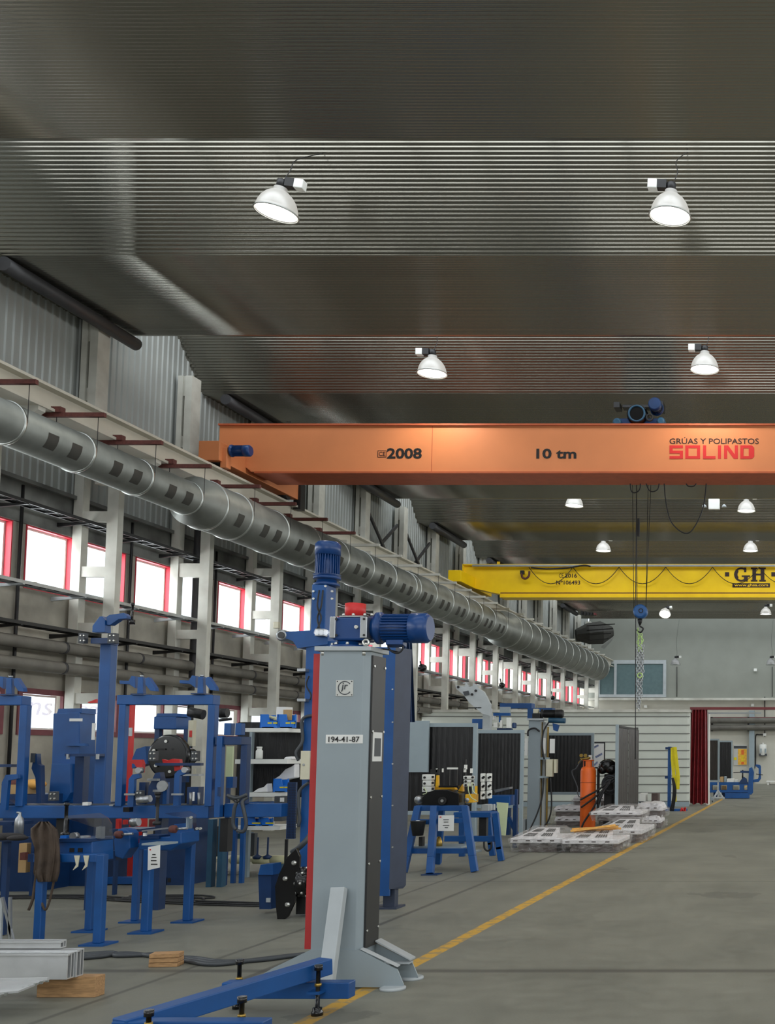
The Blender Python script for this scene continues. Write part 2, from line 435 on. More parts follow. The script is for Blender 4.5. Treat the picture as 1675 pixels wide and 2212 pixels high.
# floor
struct(MB().add([(WL-.3, YF, 0), (WR+.3, YF, 0), (WR+.3, YB, 0), (WL-.3, YB, 0)], [(0, 1, 2, 3)]).build('floor', 'floor'))
fl = bpy.data.objects['floor']; off = fl.location.copy()
for v in fl.data.vertices: v.co += off
fl.location = (0, 0, 0)
# ceiling: corrugated sheet wings (flat) and steep sheets
def ceiling():
    mb = MB(); P = .058; sg = 6
    def run(a, b):
        a, b = Vector((0,)+a), Vector((0,)+b); L = (b-a).length; n = max(1, round(L/P))*sg; t = (b-a).normalized(); nn = Vector((0, t.z, -t.y))
        o = len(mb.v); xs = (WL-.1, WR+.1)
        vs = []
        for i in range(n+1):
            q = a+t*(L*i/n)+nn*(.0085*math.sin(2*math.pi*i/sg))
            vs += [(xs[0], q.y, q.z), (xs[1], q.y, q.z)]
        mb.add(vs, [(2*i, 2*i+1, 2*i+3, 2*i+2) for i in range(n)], True)
    for k in NBAY:
        e = Y_ROW0+BAY*k
        c0 = e-BAY+2.85                       # foot of the previous steep sheet = near edge of this wing
        e2 = min(e, YB)
        if c0 < YB: run((c0, H0), (e2, H0+.04))
        if e < YB:
            run((e+2.85, H0) if e+2.85 < YB else (YB, H0+.95*(e+2.85-YB)), (e+.95, H0+1.8))
            mb.box(WL-.1, WR+.1, e+.012, e+.07, H0+.05, H0+.45)      # wing edge
    return mb
struct(ceiling().build('ceiling', 'ceiling'))
def roof_glazing():
    for k in NBAY:
        e = Y_ROW0+BAY*k
        if e+1 > YB: continue
        mb = MB()
        for i in range(25):
            x = WL+i*25/24
            mb.bar((x, e+.05, H0+.48), (x, e+.93, H0+1.85), .05, .05)
        mb.bar((WL, e+.95, H0+1.84), (WR, e+.95, H0+1.84), .12, .1)
        struct(mb.build('trim_%d' % (k+20), 'white_steel'))
roof_glazing()
# left wall: concrete with two rows of window openings, ribbed sheets above
WP, WW = 1.34, 1.06
W0 = 16.17-WP*19
NW = 49
def left_wall():
    mb = MB(); x0, x1 = WL-.25, WL
    bands = [(0, 1.9), (2.62, 4.15), (5.13, 5.79)]
    mb2 = MB()
    for a, b in bands[:2]: mb.box(x0, x1, YF, YB, a, b)
    mb2.box(x0, x1+.04, YF, YB, 5.13, 5.74); mb2.box(x0, x1+.12, YF, YB, 5.74, 5.8)
    for i in range(NW+1):
        a = W0+WP*i+WW; b = W0+WP*(i+1)
        y0, y1 = max(YF, a-WP+WW if False else a), min(b, YB)
        if y1 > y0:
            mb.box(x0, x1, y0, y1, 4.15, 5.13)
            mb.box(x0, x1, y0, y1, 1.9, 2.62)
    mb.box(x0, x1, YF, W0+WP*0+.0 if W0 > YF else YF+.01, 1.9, 5.13)
    struct(mb.build('wall_left', 'concrete'))
    struct(mb2.build('trim_1', 'lintel'))
    # ribbed sheet, trapezoid ribs
    mb = MB(); per = .16; n = int((YB-YF)/per); vs = []
    prof = [(0, 0), (.09, 0), (.105, .022), (.145, .022)]
    for i in range(n):
        for dy, dx in prof: vs += [(WL-.03+dx, YF+i*per+dy, 5.8), (WL-.03+dx, YF+i*per+dy, 10.75)]
    m = len(vs)//2
    mb.add(vs, [(2*i, 2*i+1, 2*i+3, 2*i+2) for i in range(m-1)])
    struct(mb.build('wall_left_upper', 'rib_panel'))
    struct(MB().box(WL-.25, WL-.1, YF, YB, 5.8, 10.8).build('wall_left_outer', 'concrete'))
left_wall()
def window_proto(z0, z1, nm):
    y0, w = 0, WW
    r = thing(nm, None, None, (WL, 0, z0)); del_keys = 0
    low = z0 < 3
    fw = .085 if low else .022; x0, x1 = (WL-.03, WL+.02) if low else (WL-.085, WL+.012)
    mb = MB(); mb.box(x0, x1, -.0, w, z0-.0, z0+fw).box(x0, x1, 0, w, z1-fw, z1).box(x0, x1, 0, fw, z0+fw, z1-fw).box(x0, x1, w-fw, w, z0+fw, z1-fw)
    mb.build('window_frame', 'frame_red_shaded' if low else 'frame_red', r)
    mb = MB(); a = .03; x0, x1 = WL-.2, WL-.09
    mb.box(x0, x1, fw, w-fw, z0+fw, z0+fw+a).box(x0, x1, fw, w-fw, z1-fw-a, z1-fw).box(x0, x1, fw, fw+a, z0+fw+a, z1-fw-a).box(x0, x1, w-fw-a, w-fw, z0+fw+a, z1-fw-a)
    mb.build('sash', 'shade_white', r)
    MB().box(WL-.15, WL-.145, fw+a, w-fw-a, z0+fw+a, z1-fw-a).build('window_pane', 'pane', r)
    return r
wn = 0
for z0, z1, i0 in ((4.15, 5.13, 0), (1.9, 2.62, 0)):
    proto = None
    for i in range(NW):
        y = W0+WP*i
        if y < YF or y+WW > YB-.6: continue
        if z0 < 3 and y > 31.5: continue
        if y < 13: continue
        wn += 1
        if proto is None:
            proto = window_proto(z0, z1, 'window_%d' % wn); proto.location = (WL, y, z0); o = proto
        else:
            o = copy_tree(proto, (WL, y, z0)); o.name = 'window_%d' % wn
        o['kind'] = 'structure'
def pane_text(body, yc, zc, wid, hei):
    w = [o for o in C.objects if o.name.startswith('window_') and abs(o.location.y-yc) < .1 and o.location.z < 3 and o.type == 'EMPTY']
    if not w: return
    cu = bpy.data.curves.new('t', 'FONT'); cu.body = body; cu.shear = .25; cu.resolution_u = 3
    to = bpy.data.objects.new('t', cu); C.objects.link(to)
    me = bpy.data.meshes.new_from_object(to.evaluated_get(bpy.context.evaluated_depsgraph_get())); bpy.data.objects.remove(to)
    xs = [v.co.x for v in me.vertices]; zs = [v.co.y for v in me.vertices]
    for v in me.vertices: v.co = Vector((-.142, .13+wid*(v.co.x-min(xs))/(max(xs)-min(xs)), zc-w[0].location.z+hei*(v.co.y-min(zs))/(max(zs)-min(zs))))
    me.materials.clear(); me.materials.append(M['faint_print'])
    o = bpy.data.objects.new('lettering', me); C.objects.link(o); o.parent = w[0]
m = bpy.data.materials.new('faint_lettering'); m.use_nodes = True; m.node_tree.nodes.clear()
_o = m.node_tree.nodes.new('ShaderNodeOutputMaterial'); _t = m.node_tree.nodes.new('ShaderNodeBsdfTransparent'); _t.inputs[0].default_value = (.6, .53, .56, 1); m.node_tree.links.new(_t.outputs[0], _o.inputs[0]); M['faint_print'] = m
pane_text('ans', W0+WP*19, 2.22, .85, .2); pane_text('pa', W0+WP*20, 2.22, .6, .2)
# dividing strips of bright plaster beside each opening (reveal)
# back wall, right wall, wall behind
struct(MB().box(WL, WR, YB, YB+.25, 4.65, 10.8).build('wall_back', 'back_wall'))
struct(MB().box(WL, WR, YB, YB+.25, 0, 4.65).build('wall_back_lower', 'plaster'))
mb = MB(); mb.box(WR, WR+.25, YF, YB, 0, 10.8); struct(mb.build('wall_right', 'concrete'))
struct(MB().box(WL, WR, YF-.25, YF, 0, 10.8).build('wall_front', 'concrete'))
mb = MB(); mb.box(WL, WR, YB-.45, YB, 4.55, 4.68); struct(mb.build('trim_2', 'white_steel'))
# window of an office in the back wall
def back_window():
    w = thing('window_200', None, None, (G(1365, 1505, YB).x, YB, G(0, 1505, YB).z)); w['kind'] = 'structure'
    mb = MB(); Y = YB-.08
    mb.pb(1291, 1426, 1440, 1434, Y, .08).pb(1291, 1500, 1440, 1506, Y, .08).pb(1291, 1434, 1297, 1500, Y, .08).pb(1433, 1434, 1440, 1500, Y, .08).pb(1327, 1434, 1333, 1500, Y, .08)
    mb.build('window_frame', 'light_grey', w)
    MB().pb(1297, 1434, 1433, 1500, Y+.05, .01).build('window_pane', 'window_grey', w)
back_window()
# ------------------------------------------------------------ laced columns
def columns():
    g = 'laced steel columns along the left wall'
    for kind, batt in (('A', (5.47, 4.56, 3.64, 2.5, 1.3)), ('B', (5.13, 3.84, 2.7, 1.5))):
        pass
    ys = [17.1+2.675*i for i in range(-3, 16)]
    vis = [y for y in ys if y > 13.5]
    protoA = protoB = None; n = 0
    for y in ys:
        if y < 13.5: continue
        A = round((y-17.1)/2.675) % 2 == 0
        lab = 'white laced steel column against the left wall, %s from the camera' % (ORD[n] if n else 'nearest in view')
        n += 1
        pr = protoA if A else protoB
        if pr is not None:
            copy_tree(pr, (-11.55, y, 0), lab); continue
        r = thing('laced_column', lab, 'column', (-11.55, y, 0), g)
        MB().box(-11.93, -11.78, y, y+.16, 0, 6.4).build('rear_flange', 'white_steel', r)
        MB().box(-11.38, -11.2, y, y+.14, 0, 6.4).build('front_flange', 'white_steel', r)
        for z in ((5.47, 4.56, 3.64, 2.5, 1.3) if A else (5.05, 3.84, 2.7, 1.5)):
            h = .085 if A or z != 5.05 else .13
            MB().box(-11.8, -11.36, y+.02, y+.12, z-h, z+h).build('batten', 'white_steel', r)
        # upper shaft: two flanges with slots between
        MB().box(-11.93, -11.84, y, y+.3, 6.4, H0+.02).build('upper_shaft', 'white_steel', r)
        MB().box(-11.79, -11.66, y, y+.3, 6.4, H0+.02).build('upper_shaft', 'white_steel', r)
        for z0, z1 in ((6.3, 6.75), (7.4, 7.62), (8.4, H0+.02)):
            MB().box(-11.84, -11.79, y+.04, y+.26, z0, z1).build('batten', 'white_steel', r)
        mb = MB(); mb.prism([(-11.6, y, 6.42), (-10.62, y, 6.42), (-10.62, y, 6.36), (-11.2, y, 6.0), (-11.6, y, 6.0)], (0, .14, 0)).build('corbel', 'white_steel', r)
        if A: protoA = r
        else: protoB = r
columns()
def crane_rail():
    r = thing('crane_runway_beam', 'long beige steel runway beam under the orange crane, along the left wall', 'beam', (-10.75, 30, 6.42))
    y0, y1 = 2, YB-.05
    mb = MB(); mb.box(-10.9, -10.6, y0, y1, 6.74, 6.78).box(-10.9, -10.6, y0, y1, 6.42, 6.46).box(-10.76, -10.74, y0, y1, 6.46, 6.74)
    mb.build('beam', 'beige_steel', r)
    MB().box(-10.79, -10.71, y0, y1, 6.78, 6.83).build('rail', 'rust', r)
crane_rail()
# eave tubes (round dark gutters) and cross bracing
def eaves():
    n = 0; pr = None
    for k in range(0, 8):
        e = Y_ROW0+BAY*k; a = e-BAY+2.85; b = e+.02
        if b > YB: b = YB-.05
        lab = 'dark round gutter pipe under the eave along the left wall, %s from the camera' % ORD[n]
        n += 1
        if k > 7: break
        mb = MB().cyl((-11.54, a, H0-.12), (-11.54, b, H0-.12), .105, 18)
        tag(mb.build('gutter_pipe', 'pipe_dark'), lab, 'pipe', 'eave gutter pipes')
eaves()
for i, (ya, yb) in enumerate(((28.0, 30.35), (30.7, 33.0))):
    mb = MB(); mb.bar((-11.8, ya, 6.6), (-11.8, yb, 8.2), .05, .08).bar((-11.74, ya, 8.2), (-11.74, yb, 6.6), .05, .08)
    tag(mb.build('cross_brace', 'pipe_dark'), 'dark steel X brace between columns on the left wall, %s of two' % ('nearer' if i == 0 else 'farther'), 'brace', 'X braces')
# downpipes behind every other column
for i, y in enumerate((20.15, 25.5, 30.85)):
    mb = MB().cyl((-11.62, y, .02), (-11.62, y, 6.2), .09, 14)
    tag(mb.build('downpipe', 'pipe_dark'), 'dark vertical downpipe behind a laced column, %s from the camera' % ORD[i], 'pipe', 'downpipes')
# conduits on the concrete
for i, y in enumerate((16.05, 18.7, 21.4, 24.05, 26.7)):
    mb = MB().cyl((-11.95, y-.05, .02), (-11.95, y-.05, 5.7), .025, 8)
    tag(mb.build('conduit', 'black'), 'thin black conduit running up between windows, %s from the camera' % ORD[i], 'conduit', 'conduits on the left wall')
# long service pipes
for z, nm in ((3.27, 'upper'), (2.95, 'lower')):
    r = thing('service_pipe', 'thick grey service pipe on the left wall, %s of the two' % nm, 'pipe', (-11.665, 26, z-.1), 'service pipes')
    MB().cyl((-11.665, 8, z), (-11.665, 38, z), .095, 18).build('pipe', 'pipe_grey', r)
    for i in range(16):
        MB().lathe((-11.665, 9+i*1.9, z), (0, 1, 0), [(0, .101), (.05, .101)], 18).build('pipe_clamp', 'pipe_dark', r)
for z, x, nm, lab in ((5.29, -11.58, 'ladder', 'dark ladder cable tray above the upper windows'), (4.1, -11.58, 'wire', 'galvanised cable tray just below the upper windows'), (3.5, -11.58, 'wire', 'thin dark cable tray between upper windows and service pipes')):
    r = thing('cable_tray', lab, 'cable tray', (x, 30, z-.05))
    mb = MB(); mb.box(x-.12, x-.1, 8, YB-1, z, z+.05).box(x+.1, x+.12, 8, YB-1, z, z+.05)
    y = 8
    while y < YB-1.2: mb.box(x-.1, x+.1, y, y+.03, z, z+.02); y += .3
    mb.build('tray', 'dark_steel' if z != 4.1 else 'steel', r)
    mb = MB()
    for j in range(3): mb.path([(x-.06+j*.05+random.uniform(-.02, .02), 8+i*2.5, z+.035) for i in range(20)], .013, 6, 2)
    mb.build('cable_bundle', 'rubber', r)
    for i in range(28):
        y = 14.1+i*1.34
        MB().prism([(-12.0, y, z), (x+.12, y, z), (x+.12, y, z-.015), (-12.0, y, z-.07)], (0, .04, 0)).build('tray_bracket', 'light_grey' if z == 4.1 else 'dark_steel', r)
# ------------------------------------------------------------ air duct
DX, DZ = -10.3, 5.85
def duct():
    r = thing('air_duct', 'long round galvanised ventilation duct hanging below the runway beam', 'duct', (DX, 30, DZ-.6))
    segs = [(9.4, 17.62, .28), (17.62, 27.2, .42), (27.2, 35.8, .47), (35.8, 52.4, .6)]
    rad = lambda y: next((q for a, b, q in segs if a <= y < b), .6)
    prof = []
    for a, b, q in segs: prof += [(a+.02, q), (b-.1, q)]
    mb = MB(); mb.lathe((DX, 0, DZ), (0, 1, 0), prof, 40).build('duct_tube', 'galv', r)
    mb = MB(); ys = []
    y = 13.4
    while y < 52.4: ys.append(y); y += 1.34
    ys[3] = 17.42
    for y in ys+[17.95, 27.1, 35.75]:
        q = rad(y); MB().lathe((DX, y, DZ), (0, 1, 0), [(-.02, q+.002), (-.015, q+.018), (.015, q+.018), (.02, q+.002)], 40, caps=False).build('joint_ring', 'galv_bright', r)
    for y in ys[:16]:
        for dy in (.42, .88):
            yy = y+dy; q = rad(yy)+.004; vs = []
            if yy > 17.3 and yy < 17.9: continue
            for i in range(7):
                an = math.radians(-22-22+(44*i/6)); 
                if q > .35: an = math.radians(-24-16+32*i/6)
                vs += [(DX+q*math.cos(an), yy, DZ+q*math.sin(an)), (DX+q*math.cos(an), yy+.2, DZ+q*math.sin(an))]
            m2 = MB().add(vs, [(2*i, 2*i+1, 2*i+3, 2*i+2) for i in range(6)], True)
            m2.build('air_grille', 'grille', r)
    return ys
ys = duct()
def hangers(ys):
    pr = {}
    for n, y in enumerate(ys[:29]):
        lab = 'horizontal steel bracket with wires holding the air duct, %s from the camera' % ORD[n]
        m = 'rust' if n < 8 else 'white_steel'
        k = (m, 0 if y < 17.62 else 1 if y < 27.2 else 2 if y < 35.8 else 3)
        if k in pr: copy_tree(pr[k], (DX, y, 6.4), lab); continue
        r = thing('duct_hanger', lab, 'bracket', (DX, y, 6.4), 'duct hanger brackets'); pr[k] = r
        q = .305 if y < 17.62 else .445 if y < 27.2 else .5 if y < 35.8 else .63
        xr = -9.92 if y < 17.62 else -9.78 if y < 35.8 else -9.66
        MB().box(-10.95, xr, y, y+.06, 6.36, 6.42).build('bar', m, r)
        MB().box(-10.66, -10.52, y-.02, y+.08, 6.42, 6.5).build('clamp', m, r)
        for x in (DX-q, DX+q-.02):
            MB().cyl((x, y+.03, DZ), (x, y+.03, 6.38), .005, 6).build('wire', 'dark_steel', r)
hangers(ys)
# ------------------------------------------------------------ cranes
def crane_orange():
    Y = 19.8; r = thing('overhead_crane', 'orange overhead travelling crane girder marked 10 tm and SOLIND', 'crane', (0, Y+.4, 6.85))
    a = G(475, 920, Y); z1 = a.z; z0 = G(0, 1019, Y).z; xl = a.x
    mb = MB(); mb.prism([(xl, Y, z1), (12.2, Y, z1), (12.2, Y, z0), (G(545, 970, Y).x, Y, z0), (G(484, 985, Y).x, Y, G(0, 972, Y).z), (xl, Y, G(0, 972, Y).z)], (0, .8, 0)).build('girder', 'orange_crane', r)
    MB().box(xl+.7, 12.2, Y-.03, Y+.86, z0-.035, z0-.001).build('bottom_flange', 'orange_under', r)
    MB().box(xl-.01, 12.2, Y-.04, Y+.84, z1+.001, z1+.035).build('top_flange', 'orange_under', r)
    MB().box(G(933, 970, Y).x, G(933, 970, Y).x+.012, Y-.004, Y, z0, z1).build('weld_seam', 'orange_under', r)
    et = MB(); et.box(-10.98, -10.6, 18.9, 21.9, 6.9, 7.26).build('end_truck', 'orange_crane', r, bevel=.01)
    MB().box(-10.6, -10.2, Y+.1, Y+.7, 6.95, 7.3).build('end_bracket', 'orange_under', r)
    for yy in (19.15, 21.6): MB().cyl((-10.85, yy, 6.95), (-10.66, yy, 6.95), .12, 20).build('wheel', 'dark_steel', r)
    MB().pb(476, 965, 500, 1010, 19.0, .3).build('gearbox', 'orange_crane', r, bevel=.01)
    motor(r, G(500, 974, 19.1), (1, 0, 0), .36, .1)
    MB().box(-10.7, -10.55, 21.9, 22.1, 6.7, 7.25).build('buffer', 'dark_steel', r)
    MB().pt([(620, 920, Y+.1), (620, 911, Y+.1), (628, 911, Y+.1), (628, 920, Y+.1)], .012, 6, 1).build('lifting_eye', 'dark_steel', r)
    text_part('2008', 836, 968, 912, 991, Y-.002, 'ink_black', r, bold=.03)
    text_part('10 tm', 1159, 969, 1246, 991, Y-.002, 'ink_black', r, bold=.03)
    text_part('GRÚAS Y POLIPASTOS', 1447, 944, 1640, 959, Y-.002, 'ink', r, bold=.006)
    text_part('CE', 819, 976, 833, 985, Y-.002, 'ink', r)
    fr = MB(); fr.pb(816, 973, 817, 988, Y-.004, .004).pb(834, 973, 835, 988, Y-.004, .004).pb(816, 973, 835, 974, Y-.004, .004).pb(816, 987, 835, 988, Y-.004, .004).build('mark_frame', 'ink', r)
    # SOLIND in wide rounded square letters
    mb = MB(); x = 1447; w = 29; g = 5.2; t = 6.8; y0, y1 = 962, 991
    kk = [0]
    def bx(a, b, c, d): kk[0] += 1; q = .004+.0007*(kk[0] % 6); mb.pb(a, b, c, d, Y-q, q)
    for ch in 'SOLIND':
        if ch == 'S': bx(x, y0, x+w, y0+6); bx(x, y0, x+t, 979); bx(x, 973.5, x+w, 979.5); bx(x+w-t, 974, x+w, y1); bx(x, y1-6, x+w, y1)
        if ch == 'O': w2 = 32; bx(x, y0, x+w2, y0+6); bx(x, y1-6, x+w2, y1); bx(x, y0, x+t, y1); bx(x+w2-t, y0, x+w2, y1); x += 4
        if ch == 'L': bx(x, y0, x+t, y1); bx(x, y1-6, x+w-2, y1); x -= 2
        if ch == 'I': bx(x, y0, x+t, y1); x += 8+g; continue
        if ch == 'N':
            bx(x, y0, x+t, y1); bx(x+w+1-t, y0, x+w+1, y1); mb.pp([(x, y0), (x+9, y0), (x+w+1, y1), (x+w-8, y1)], Y-.006, .006); x += 1
        if ch == 'D': bx(x, y0, x+w-4, y0+6); bx(x, y1-6, x+w-4, y1); bx(x, y0, x+t, y1); x -= 4; mb.pp([(x+w-t, y0), (x+w, y0), (x+w+5, y0+5), (x+w+5, y1-5), (x+w, y1), (x+w-t, y1)], Y-.006, .006)
        x += w+g
    mb.build('logo_lettering', 'ink_red', r)
    # hoist trolley on top
    Yt = Y+.1
    t = thing('hoist_trolley', 'dark blue hoist trolley riding on top of the orange crane girder', 'hoist', (G(1383, 918, Yt).x, Yt+.4, z1+.04))
    MB().pb(1330, 904, 1438, 916, Yt+.1, .7).build('frame', 'dark_blue', t)
    MB().lathe(G(1376, 893, Yt), (0, 1, 0), [(0, .16), (.06, .2), (.7, .2)], 28).build('drum', 'gloss_black', t)
    MB().torus(G(1376, 893, Yt-.01), (0, 1, 0), .15, .02, 28).build('drum_ring', 'teal_blue', t)
    for x, y, q in ((1333, 911, .085), (1428, 909, .08)):
        MB().lathe(G(x, y, Yt-.02), (0, 1, 0), [(0, q*.6), (.03, q), (.3, q)], 20).build('wheel', 'teal_blue', t)
    MB().torus(G(1404, 902, Yt), (0, 1, 0), .06, .018, 18).build('pulley', 'dark_steel', t)
    motor(t, G(1420, 884, Yt+.3), (0, -1, 0), .35, .12, 'dark_blue')
    MB().pb(1326, 868, 1345, 880, Yt+.3, .3).pb(1345, 874, 1420, 880, Yt+.4, .2).pb(1412, 866, 1438, 884, Yt+.35, .3).split('control_box', 'black', t, bevel=.006)
    # hook block, ropes and chain sling hang behind the girder
    Yh = 21.0
    h = thing('hook_block', 'blue round hook block hanging on steel ropes from the orange crane', 'hook block', (G(1383, 1322, Yh).x, Yh, G(0, 1355, Yh).z))
    MB().lathe(G(1383, 1320, Yh-.1), (0, 1, 0), [(0, .10), (.02, .138), (.18, .138), (.2, .1)], 32).build('sheave_cover', 'hook_blue', h)
    MB().torus(G(1385, 1319, Yh-.105), (0, 1, 0), .04, .008, 20).build('cover_emblem', 'ink_black', h)
    MB().lathe(G(1383, 1337, Yh), (0, 0, -1), [(0, .05), (.06, .045), (.12, .02)], 14).build('swivel', 'dark_steel', h)
    MB().path([G(1383, 1343, Yh), G(1383, 1352, Yh), G(1390, 1358, Yh), G(1384, 1366, Yh), G(1376, 1360, Yh)], .016, 8, 6).build('hook', 'dark_steel', h)
    for x, xb in ((1367, 1370), (1376, 1377), (1401, 1396), (1407, 1396)):
        MB().path([G(x, 1040, Yh), G(xb, 1314, Yh)], .006, 6, 1).build('wire_rope', 'dark_steel', h)
    s = thing('chain_sling', 'lifting chain sling with pale green upper links hanging from the blue hook', 'chain', G(1383, 1540, Yh))
    def links(x, ya, yb, ph=0):
        m = MB(); y = ya; i = ph; st = 5.5
        while y < yb:
            c = G(x+1.1*math.sin(y*.9+ph), y, Yh+.0); ax = (0, 1, 0) if i % 2 else (1, 0, 0)
            d, a, b = m.frame_(ax)
            up = Vector((0, 0, 1)); sd = Vector(ax).cross(up)
            m.path([c+up*(.036*math.sin(2*math.pi*k/10))+sd*(.019*math.cos(2*math.pi*k/10)) for k in range(10)], .0095, 5, 1, True)
            y += st; i += 1
        return m
    for j, (x, yb) in enumerate(((1378, 1528), (1382, 1536), (1386, 1510), (1389, 1470))):
        links(x, 1395, yb, j).build('chain', 'steel', s)
    links(1380, 1360, 1405).build('upper_chain', 'chain_green', s); links(1387, 1372, 1410, 1).build('upper_chain', 'chain_green', s)
    MB().torus(G(1383, 1459, Yh-.02), (0, 1, 0), .045, .012, 20).build('shackle', 'chain_green', s)
    p = thing('pendant_cable', 'thin dark pendant cable beside the chain sling, reaching lower', 'cable', G(1373, 1600, Yh+.1))
    MB().path([G(1376, 1045, Yh+.1), G(1374, 1300, Yh+.1), G(1373, 1640, Yh+.1)], .009, 6, 3).split('cable', 'rubber', p)
    MB().pb(1377, 1120, 1383, 1158, Yh+.1, .05).build('splice', 'black', p)
    for lb, pts in (('short', [(1362, 1044, Yh), (1364, 1060, Yh), (1374, 1064, Yh), (1383, 1056, Yh), (1384, 1044, Yh)]), ('second', [(1395, 1046, Yh), (1402, 1058, Yh), (1412, 1062, Yh), (1422, 1056, Yh), (1425, 1046, Yh)]),
                    ('long', [(1435, 1045, Yh), (1440, 1090, Yh), (1452, 1130, Yh), (1480, 1152, Yh), (1500, 1140, Yh), (1520, 1095, Yh), (1527, 1045, Yh)]),
                    ('shallow', [(1480, 1045, Yh), (1487, 1050, Yh), (1500, 1050, Yh), (1508, 1045, Yh)]), ('rightmost shallow', [(1598, 1045, Yh), (1606, 1049, Yh), (1616, 1049, Yh), (1622, 1045, Yh)])):
        m = MB(); m.pt([(x, y-6 if y < 1050 else y, 20.56) for x, y, _ in pts], .012, 6, 5); tag(m.build('festoon_cable', 'rubber'), 'black cable loop hanging under the orange girder, the %s one' % lb, 'cable', 'loops under the orange crane')
crane_orange()
def crane_yellow():
    Y = 33.8; r = thing('overhead_crane', 'yellow overhead travelling crane girder marked GH, farther down the hall', 'crane', (0, Y+.4, 6.6))
    xl = G(1003, 1250, Y).x; z = lambda y: G(0, y, Y).z
    MB().prism([(xl, Y, z(1222)), (12.2, Y, z(1222)), (12.2, Y, z(1284)), (G(1085, 1250, Y).x, Y, z(1284)), (xl, Y, z(1266))], (0, .5, 0)).build('girder', 'yellow_crane', r)
    MB().box(G(1082, 1250, Y).x, 12.2, Y-.06, Y+.56, z(1291), z(1284.5)).build('bottom_flange', 'yellow_crane', r)
    MB().box(xl, 12.2, Y-.08, Y+.56, z(1222), z(1219.5)).build('top_flange', 'yellow_crane', r)
    MB().box(xl+.3, 12.2, Y-.16, Y-.1, z(1225.5), z(1221.5)).build('festoon_track', 'galv_bright', r)
    MB().box(-11.0, -10.6, 32.4, 35.6, 6.9, 7.25).build('end_truck', 'yellow_crane', r, bevel=.01)
    MB().box(xl-.05, xl, Y-.05, Y+.55, z(1268), z(1219)).build('end_plate', 'yellow_crane', r)
    for x in (1122, 1144): pass
    MB().pb(1124, 1232, 1134, 1240, Y-.2, .1).build('cable_trolley', 'dark_steel', r)
    MB().pt([(1127, 1238, Y-.18), (1129, 1247, Y-.18), (1136, 1250, Y-.18), (1143, 1244, Y-.18), (1144, 1234, Y-.18)], .035, 6, 4).build('cable_loop', 'rust', r)
    MB().pt([(1148, 1226, Y-.18), (1180, 1229, Y-.18), (1225, 1227, Y-.18), (1262, 1221, Y-.18), (1276, 1224, Y-.18)], .025, 6, 4).build('supply_cable', 'rubber', r)
    MB().pb(1074, 1213, 1081, 1221, Y+.1, .05).build('lifting_eye', 'yellow_crane', r)
    xs = [1150, 1238, 1339, 1440, 1540, 1640, 1740]
    xs = [1143, 1238, 1338, 1439, 1540, 1641, 1742]
    for a, b in zip(xs, xs[1:]):
        dp = 36
        MB().pt([(a+(b-a)*t, 1225+dp*4*t*(1-t), Y-.12) for t in [i/12 for i in range(13)]], .012, 6, 1).build('festoon_loop', 'dark_steel', r)
    text_part('2016', 1221, 1239, 1247, 1248, Y-.002, 'ink', r, bold=.02)
    text_part('CE', 1208, 1239, 1218, 1248, Y-.002, 'ink', r)
    text_part('Nº106493', 1202, 1254, 1254, 1263, Y-.002, 'ink', r, bold=.02)
    # GH slab serif
    mb = MB(); kk = [0]
    def B(a, b, c, d): kk[0] += 1; q = .012+.0015*(kk[0] % 5); mb.pb(a, b, c, d, Y-q, q)
    cx, cy, R1, R2 = 1602, 1241, 15.5, 8
    pts = []
    arc = [math.radians(q) for q in range(40, 321, 14)]
    for i in range(len(arc)-1):
        a, b = arc[i], arc[i+1]
        th = lambda q: R2 if abs(math.sin(q)) < .7 else 11.5
        mb.pp([(cx+R1*math.cos(a), cy-R1*math.sin(a)), (cx+R1*math.cos(b), cy-R1*math.sin(b)), (cx+th(b)*math.cos(b), cy-th(b)*math.sin(b)), (cx+th(a)*math.cos(a), cy-th(a)*math.sin(a))], Y-.01, .01)
    B(1608, 1226, 1613, 1236); B(1603, 1243, 1621, 1246); B(1608, 1246, 1616, 1256)
    for x in (1626, 1644): B(x-3, 1226, x+11, 1229.5); B(x-3, 1252.5, x+11, 1256); B(x, 1229, x+8, 1253)
    B(1632, 1239, 1646, 1243)
    B(1567, 1236, 1576, 1245); B(1667, 1236, 1676, 1245)
    mb.build('logo_lettering', 'ink', r)
    MB().pb(1583, 1260, 1664, 1269, Y-.006, .005).build('web_address_strip', 'ink', r)
    text_part('www.ghsa.com', 1587, 1261, 1660, 1268, Y-.008, 'yellow_crane', r, bold=.015)
    MB().box(G(1082, 1250, Y).x, 12.2, Y-.004, Y, z(1282), z(1280)).build('weld_seam', 'rust', r)
crane_yellow()
